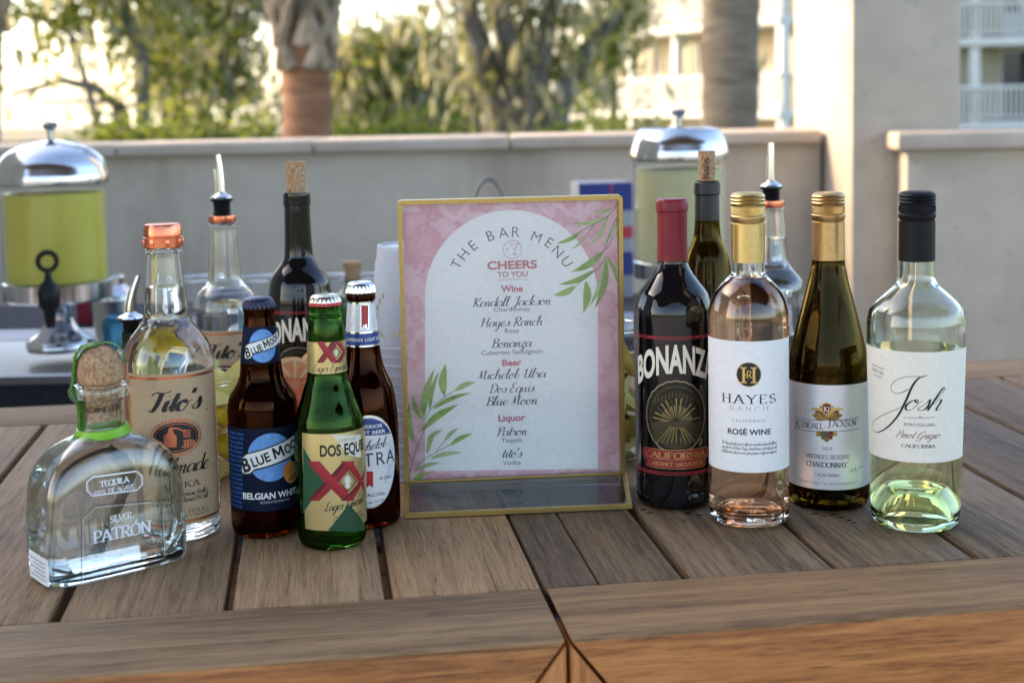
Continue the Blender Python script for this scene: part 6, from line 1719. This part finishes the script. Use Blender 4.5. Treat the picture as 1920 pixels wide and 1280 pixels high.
# cups stand upside down; the top one is the whole cup seen
npc = 16; ztop = cs.zof(456); stp = (ztop - hc) / (npc - 1)
cup_mesh(cs.root)
zb0 = cs.root.location.z
cs.root['group'] = 'stacked plastic cups'; cs.root['label'] = 'plastic cup nested upside down in the tall stack at the left edge of the menu'
for k in range(1, npc):
    c = copy_tree(cs.root); c.location.z = zb0 + stp * k
    c['label'] = 'plastic cup nested upside down in the tall stack at the left edge of the menu'
    if k == npc - 1:
        c['label'] = 'frosted plastic cup with a gold wreath print, topmost of the tall upside-down stack'
        d = Draw(lambda x, y: ((x - 745) * cs.sc - .020, cs.zof(y) - stp * (npc - 1)), cs.sc)
        GP = plain('gold_print', (.58, .47, .30), .4, .5)
        for s_ in (-1, 1):
            for j in range(7):
                a = R(-70 + 22 * j); x, y = 745 + s_ * 27 * math.cos(a), 585 - 38 * math.sin(a)
                d.leaf((x, y), (x + s_ * 4 - 4 * math.sin(a) * s_, y - 11), 4.5, GP, 1 + .02 * j, .1)
            d.stroke([(745 + s_ * 27 * math.cos(R(a)), 585 - 38 * math.sin(R(a))) for a in range(-80, 70, 15)], .9, GP, 1.5)
        rm = lambda v: bot + (rim - bot) * (1 - v / hc) + .0006
        pr_ = [q for q in c.children if q.name.startswith('cup_wall')][0]
        d.build('print', pr_, lambda u, v, o_: ((rm(v) + o_) * math.sin(u / .035), -(rm(v) + o_) * math.cos(u / .035), v))

# ------------------------------------------------------------------ drink dispensers on the back table
M_chrome = plain('chrome', (.58, .58, .59), .15, 1.0)
G_tank = glass('dispenser_tank', (.97, .98, .97), 1.25)
def dispenser(label, x, ybase, hwpx, yk, ylid0, yrim, yl, ytb, ymet, drink, dname, tapx, zbase):
    b = Bottle('drink_dispenser', label, 'drink dispenser', x, (yrim + ytb) / 2, ybase, z=zbase, group='drink dispensers on the back table')
    k = b.sc; S = hwpx * k; Z = b.zof
    bm = bmesh.new()
    lathe(bm, spl([(S * 1.0, Z(yrim)), (S * 1.03, Z(yrim) + .002), (S * 1.03, Z(yrim - 14)), (S * 1.01, Z(yrim - 24)), (S * .95, Z(yrim - 42)), (S * .80, Z(yrim - 60)), (S * .52, Z(ylid0 + 9)), (S * .18, Z(ylid0 + .5)), (0, Z(ylid0))], 5), 64)
    ld = link('lid', bm, M_chrome, b.root, sharp=50)
    bm = bmesh.new(); zk = Z(ylid0)
    lathe(bm, [(0, zk - .002), (.006, zk - .002), (.0055, zk + .016), (.0085, zk + .019), (.013, zk + .024), (.0135, zk + .028), (.010, zk + .031), (0, zk + .032)], 24); link('knob', bm, plain('dark_chrome', (.30, .30, .31), .15, 1.0), ld)
    t = .004; zb_ = Z(ytb)
    bm = bmesh.new(); S2 = S * .965
    lathe(bm, [(0, zb_), (S2 * .97, zb_), (S2, zb_ + .003), (S2, Z(yrim)), (S2 - t, Z(yrim)), (S2 - t, zb_ + .006), (0, zb_ + .006)], 64); link('tank', bm, G_tank, b.root, sharp=40)
    bm = bmesh.new()
    lathe(bm, [(0, zb_ + .0062), (S2 - t - .0004, zb_ + .0062), (S2 - t - .0004, Z(yl)), (0, Z(yl))], 64); link(dname, bm, drink, b.root, sharp=40)
    bm = bmesh.new()
    lathe(bm, [(0, Z(ymet) + .002), (S2 * .90, Z(ymet) + .002), (S2 * .97, Z(ymet)), (S2 * 1.03, Z(ymet) + .004), (S2 * 1.03, zb_ + .004), (S2 * 1.004, zb_ + .005), (S2 * 1.004, zb_ - .001), (0, zb_ - .001)], 64); link('collar', bm, M_chrome, b.root, sharp=40)
    bm = bmesh.new()
    lathe(bm, spl([(S * .62, .001), (S * .64, .010), (S * .58, .020), (S * .38, .034), (S * .24, .055), (S * .20, Z(ymet) * .6), (S * .24, Z(ymet) - .012), (S * .40, Z(ymet) + .001)], 4) + [(0, Z(ymet) + .001)], 48); link('pedestal', bm, M_chrome, b.root, sharp=40)
    if tapx is not None:
        zt_ = Z(ytb + 8)
        bm = bmesh.new(); y0 = -S2 * 1.03; ox = (tapx - x) * k
        def T(*p): return [(ox + q[0], q[1], q[2]) for q in p]
        tube(bm, T((0, y0 + .004, zt_), (0, y0 - .045, zt_)), .016, 16)
        lathe(bm, [(0, -.052), (.008, -.052), (.011, -.022), (.018, -.014), (.0195, .010), (.014, .022), (.007, .030), (.005, .048), (0, .049)], 20, M=Matrix.Translation((ox, y0 - .045, zt_)))
        ringp = [(ox + .0155 * math.cos(a), y0 - .045, zt_ + .062 + .0155 * math.sin(a)) for a in [2 * PI * i / 20 for i in range(21)]]
        tube(bm, ringp, .0046, 8, cap=False)
        link('tap', bm, M_blackp, b.root, sharp=50)
    return b
M_lemonade = noisy('cloudy_lemonade', (.60, .515, .070), (.66, .57, .095), 6, .35)
M_pale = noisy('pale_lemonade', (.60, .56, .33), (.66, .61, .38), 6, .35)
for m_ in (M_lemonade, M_pale):
    b_ = m_.node_tree.nodes['Principled BSDF']; b_.inputs['Subsurface Weight'].default_value = .7; b_.inputs['Subsurface Scale'].default_value = .06; b_.inputs['Subsurface Radius'].default_value = (1, .9, .4)
ds1 = dispenser('left drink dispenser with chrome lid and black tap, full of yellow-green lemonade', 104, 655, 99, 236, 262, 345, 360, 530, 560, M_lemonade, 'lemonade', 88, ZB + .022)
ds2 = dispenser('right drink dispenser with chrome lid and pale cloudy drink, half behind the wine bottles', 1274, 622, 88, 214, 238, 300, 315, 492, 520, M_pale, 'pale_drink', None, ZB + .022)
# trays under them
def tray(label, x, yb_, hw, hd, fwd=0):
    p = onz(x, yb_, ZB); p.y -= fwd; r = empty('serving_tray', (p.x, p.y, ZB), 0, label, 'tray', 'steel trays on the back table')
    bm = bmesh.new()
    rows = [(hw - .02, hd - .02, .0025, 8), (hw - .012, hd - .012, .004, 8), (hw - .004, hd - .004, .017, 8), (hw, hd, .019, 8), (hw + .003, hd + .003, .016, 8), (hw - .006, hd - .006, .001, 8)]
    vr = [[bm.verts.new(q) for q in superring(a, b_, z, n=64, e=e)] for a, b_, z, e in rows]
    for a, b_ in zip(vr[:-1], vr[1:]):
        for k in range(64): bm.faces.new((a[k], a[(k + 1) % 64], b_[(k + 1) % 64], b_[k]))
    bm.faces.new(vr[0]); bm.faces.new(vr[-1])
    link('tray_body', bm, plain('brushed_steel', (.42, .41, .39), .28, 1.0), r, sharp=50)
    return r
tray('brushed steel serving tray under the left drink dispenser', 104, 655, .30, .24, .11)
tray('brushed steel serving tray under the right drink dispenser', 1274, 622, .16, .14)

# ------------------------------------------------------------------ odds and ends on the back table
def backobj(name, label, cat, x, yb_, group=None): return Bottle(name, label, cat, x, yb_ - 40, yb_, z=ZB, group=group)
G_party = glass('clear_party_cup_plastic', (.96, .97, .98), 1.2, .05)
cupl = ['clear plastic cup behind the left vodka spout bottle', 'clear plastic cup between the spout bottle and the corked red wine', 'clear plastic cup right of the corked red wine bottle', 'clear plastic cup farthest right beside the stacked cups']
pc = None
for i, (x, yt, yb_) in enumerate(((378, 519, 640), (497, 518, 640), (622, 520, 638), (690, 520, 636))):
    if pc is None:
        pc = backobj('party_cup', cupl[0], 'cup', x, yb_, 'clear cups on the back table'); r1 = .046; h = pc.zof(yt)
        bm = bmesh.new(); lathe(bm, [(0, .001), (r1 * .66, .001), (r1, h - .003), (r1 + .0025, h - .002), (r1 + .002, h), (r1 - .001, h - .001), (r1 * .66 - .001, .003), (0, .003)], 40); link('cup_wall', bm, G_party, pc.root)
    else:
        c = copy_tree(pc.root); q = onz(x, yb_, ZB); c.location = q; c['label'] = cupl[i]
# green bottle with cork behind
gb = backobj('green_bottle', 'green glass bottle with a cork, behind the silver-capped beer', 'bottle', 664, 640)
p = gb.prof([(640, 34), (636, 37), (600, 38), (560, 36), (545, 24), (530, 15), (518, 14), (512, 15)])
bm = bmesh.new(); lathe(bm, [(0, p[0][1])] + spl(p, 3) + [(0, p[-1][1])], 40); link('glass_body', bm, plain('dark_green_glass', (.01, .09, .03), .06, spec=.6), gb.root)
cork(gb, 512, 490, 15, 20, M_cork)
# teal bottle with pourer
tb_ = Bottle('liqueur_bottle', 'teal-labelled bottle with black pour spout half hidden behind the front vodka bottle', 'bottle', 247, 640, 790)
p = tb_.prof([(790, 50), (786, 56), (700, 57), (676, 56), (662, 40), (652, 22), (640, 19), (622, 19)])
bm = bmesh.new(); lathe(bm, [(0, p[0][1])] + spl(p, 3) + [(0, p[-1][1])], 48); link('glass_body', bm, plain('black_green_glass', (.006, .02, .012), .05, spec=.6), tb_.root)
tb_.patch('label', 690, 780, -80, 80, plain('teal_label', (.02, .16, .24), .4))
pourer(tb_, 624, 597, 25, 518, 17, M_blackp, M_steel, lean=.22)
can = backobj('drink_can', 'blue-green drink can behind the front vodka bottle beside the left tray', 'can', 226, 668)
bm = bmesh.new(); r_ = .033; h = can.zof(592); lathe(bm, [(0, .004), (r_ * .7, .001), (r_ * .8, .003), (r_, .012), (r_, h - .012), (r_ * .82, h - .002), (r_ * .8, h), (r_ * .76, h - .003), (0, h - .003)], 40)
link('can_body', bm, plain('teal_can', (.015, .13, .21), .3, .4), can.root)
shk = backobj('cocktail_shaker', 'steel cocktail shaker beside the left dispenser', 'shaker', 214, 640)
h = shk.zof(515); bm = bmesh.new(); lathe(bm, [(0, 0.001), (.036, .001), (.044, h * .62), (.0455, h * .64), (.0455, h * .67), (.040, h * .74), (.026, h * .84), (.024, h * .86), (.024, h * .97), (.021, h), (0, h)], 40); link('shaker_body', bm, M_steel, shk.root)
for i, (x, col, lab) in enumerate(((168, (.28, .035, .05), 'dark red bottle standing behind the left dispenser pedestal'), (188, (.05, .035, .03), 'dark brown bottle right of the left dispenser pedestal'))):
    bb = backobj('syrup_bottle', lab, 'bottle', x, 606, 'syrup bottles behind the left dispenser')
    h = .17; bm = bmesh.new(); lathe(bm, [(0, .001), (.026, .001), (.028, .004), (.028, .1), (.022, .115), (.011, .132), (.011, h - .02), (.014, h - .019), (.014, h), (0, h)], 32); link('bottle_body', bm, plain('syrup_%d' % i, col, .15), bb.root)
# cardboard box, blue white and red
bxp = onz(1138, 560, ZB); bx_ = empty('drink_carton', (bxp.x, bxp.y, ZB), R(8), 'blue and white carton with red stripes between the menu and the right dispenser', 'carton')
zt_ = CAMZ - (342 - 185 + 3.5) / FPX * bxp.y
hh = zt_ - ZB
bm = bmesh.new(); add_box(bm, -.062, .062, 0, .10, .0, hh, bevel=.003); link('carton_body', bm, plain('carton_white', (.27, .27, .29), .6), bx_)
bm = bmesh.new()
BLc_, RDc_ = plain('carton_blue', (.012, .028, .17), .6), plain('carton_red', (.42, .02, .03), .45)
for (x0, x1, z0, z1, mi) in ((-.0615, .010, hh * .76, hh * .995, 0), (.0165, .0615, hh * .76, hh * .995, 0), (.011, .0155, hh * .76, hh * .995, 1), (-.0615, .0615, hh * .20, hh * .40, 0), (.03, .0615, hh * .52, hh * .62, 1)): add_box(bm, x0, x1, -.0022, -.0006, z0, z1, mi=mi)
link('print', bm, [BLc_, RDc_], bx_)
# ice bucket with a bail handle behind the menu
ib = backobj('ice_bucket', 'steel ice bucket whose arched handle shows above the menu frame', 'ice bucket', 921, 600)
h = ib.zof(395); bm = bmesh.new(); lathe(bm, [(0, .001), (.07, .001), (.085, h - .004), (.088, h), (.083, h), (.068, .004), (0, .004)], 48); link('bucket_wall', bm, M_steel, ib.root)
bm = bmesh.new(); zt2 = ib.zof(336); tube(bm, [(.030 * 1.12 * math.cos(a), 0, h - .01 + (zt2 - h + .01) * math.sin(a)) for a in [PI * i / 20 for i in range(21)]], .0035, 8); link('handle', bm, plain('dark_wire', (.22, .20, .18), .4, .8), ib.root)

# ------------------------------------------------------------------ spilled wine soaked into the planks
M_spill = plain('wine_spill', (.045, .012, .010), .25)
def spill(label, spots, seed):
    g = random.Random(seed); bm = bmesh.new(); c = onz(spots[0][0], spots[0][1])
    for (x, y, a, b_) in spots:
        p = onz(x, y) - c; n = 18; v = []
        for k in range(n):
            t = 2 * PI * k / n; f = g.uniform(.7, 1.25); q = p + UD * (a * f * math.cos(t) * proj(c)[2] / FPX) + VD * (b_ * f * math.sin(t) * proj(c)[2] / FPX * 2.2)
            v.append((bm.verts.new((q.x, q.y, .00005)), bm.verts.new((q.x + (p.x - q.x) * .1, q.y + (p.y - q.y) * .1, .00022))))
        bm.faces.new([w[1] for w in v])
        for k in range(n): bm.faces.new((v[k][0], v[(k + 1) % n][0], v[(k + 1) % n][1], v[k][1]))
    o = link('wine_spill', bm, M_spill); o.location = (c.x, c.y, ZT - .0004)
    tag(o, label, 'wine stain', 'wine stains on the right table')
spill('dark red wine drips on the planks at the foot of the chardonnay bottle', [(1528, 962, 9, 2), (1546, 966, 5, 1.5), (1562, 964, 11, 2), (1577, 969, 8, 2), (1592, 974, 6, 2), (1602, 979, 7, 1.6), (1540, 973, 3, 1)], 4)
spill('small dark wine drips on the planks at the foot of the black red-wine bottle', [(1206, 954, 6, 1.6), (1218, 960, 8, 1.6), (1290, 961, 9, 2), (1312, 964, 6, 1.4), (1284, 974, 3, 1)], 6)
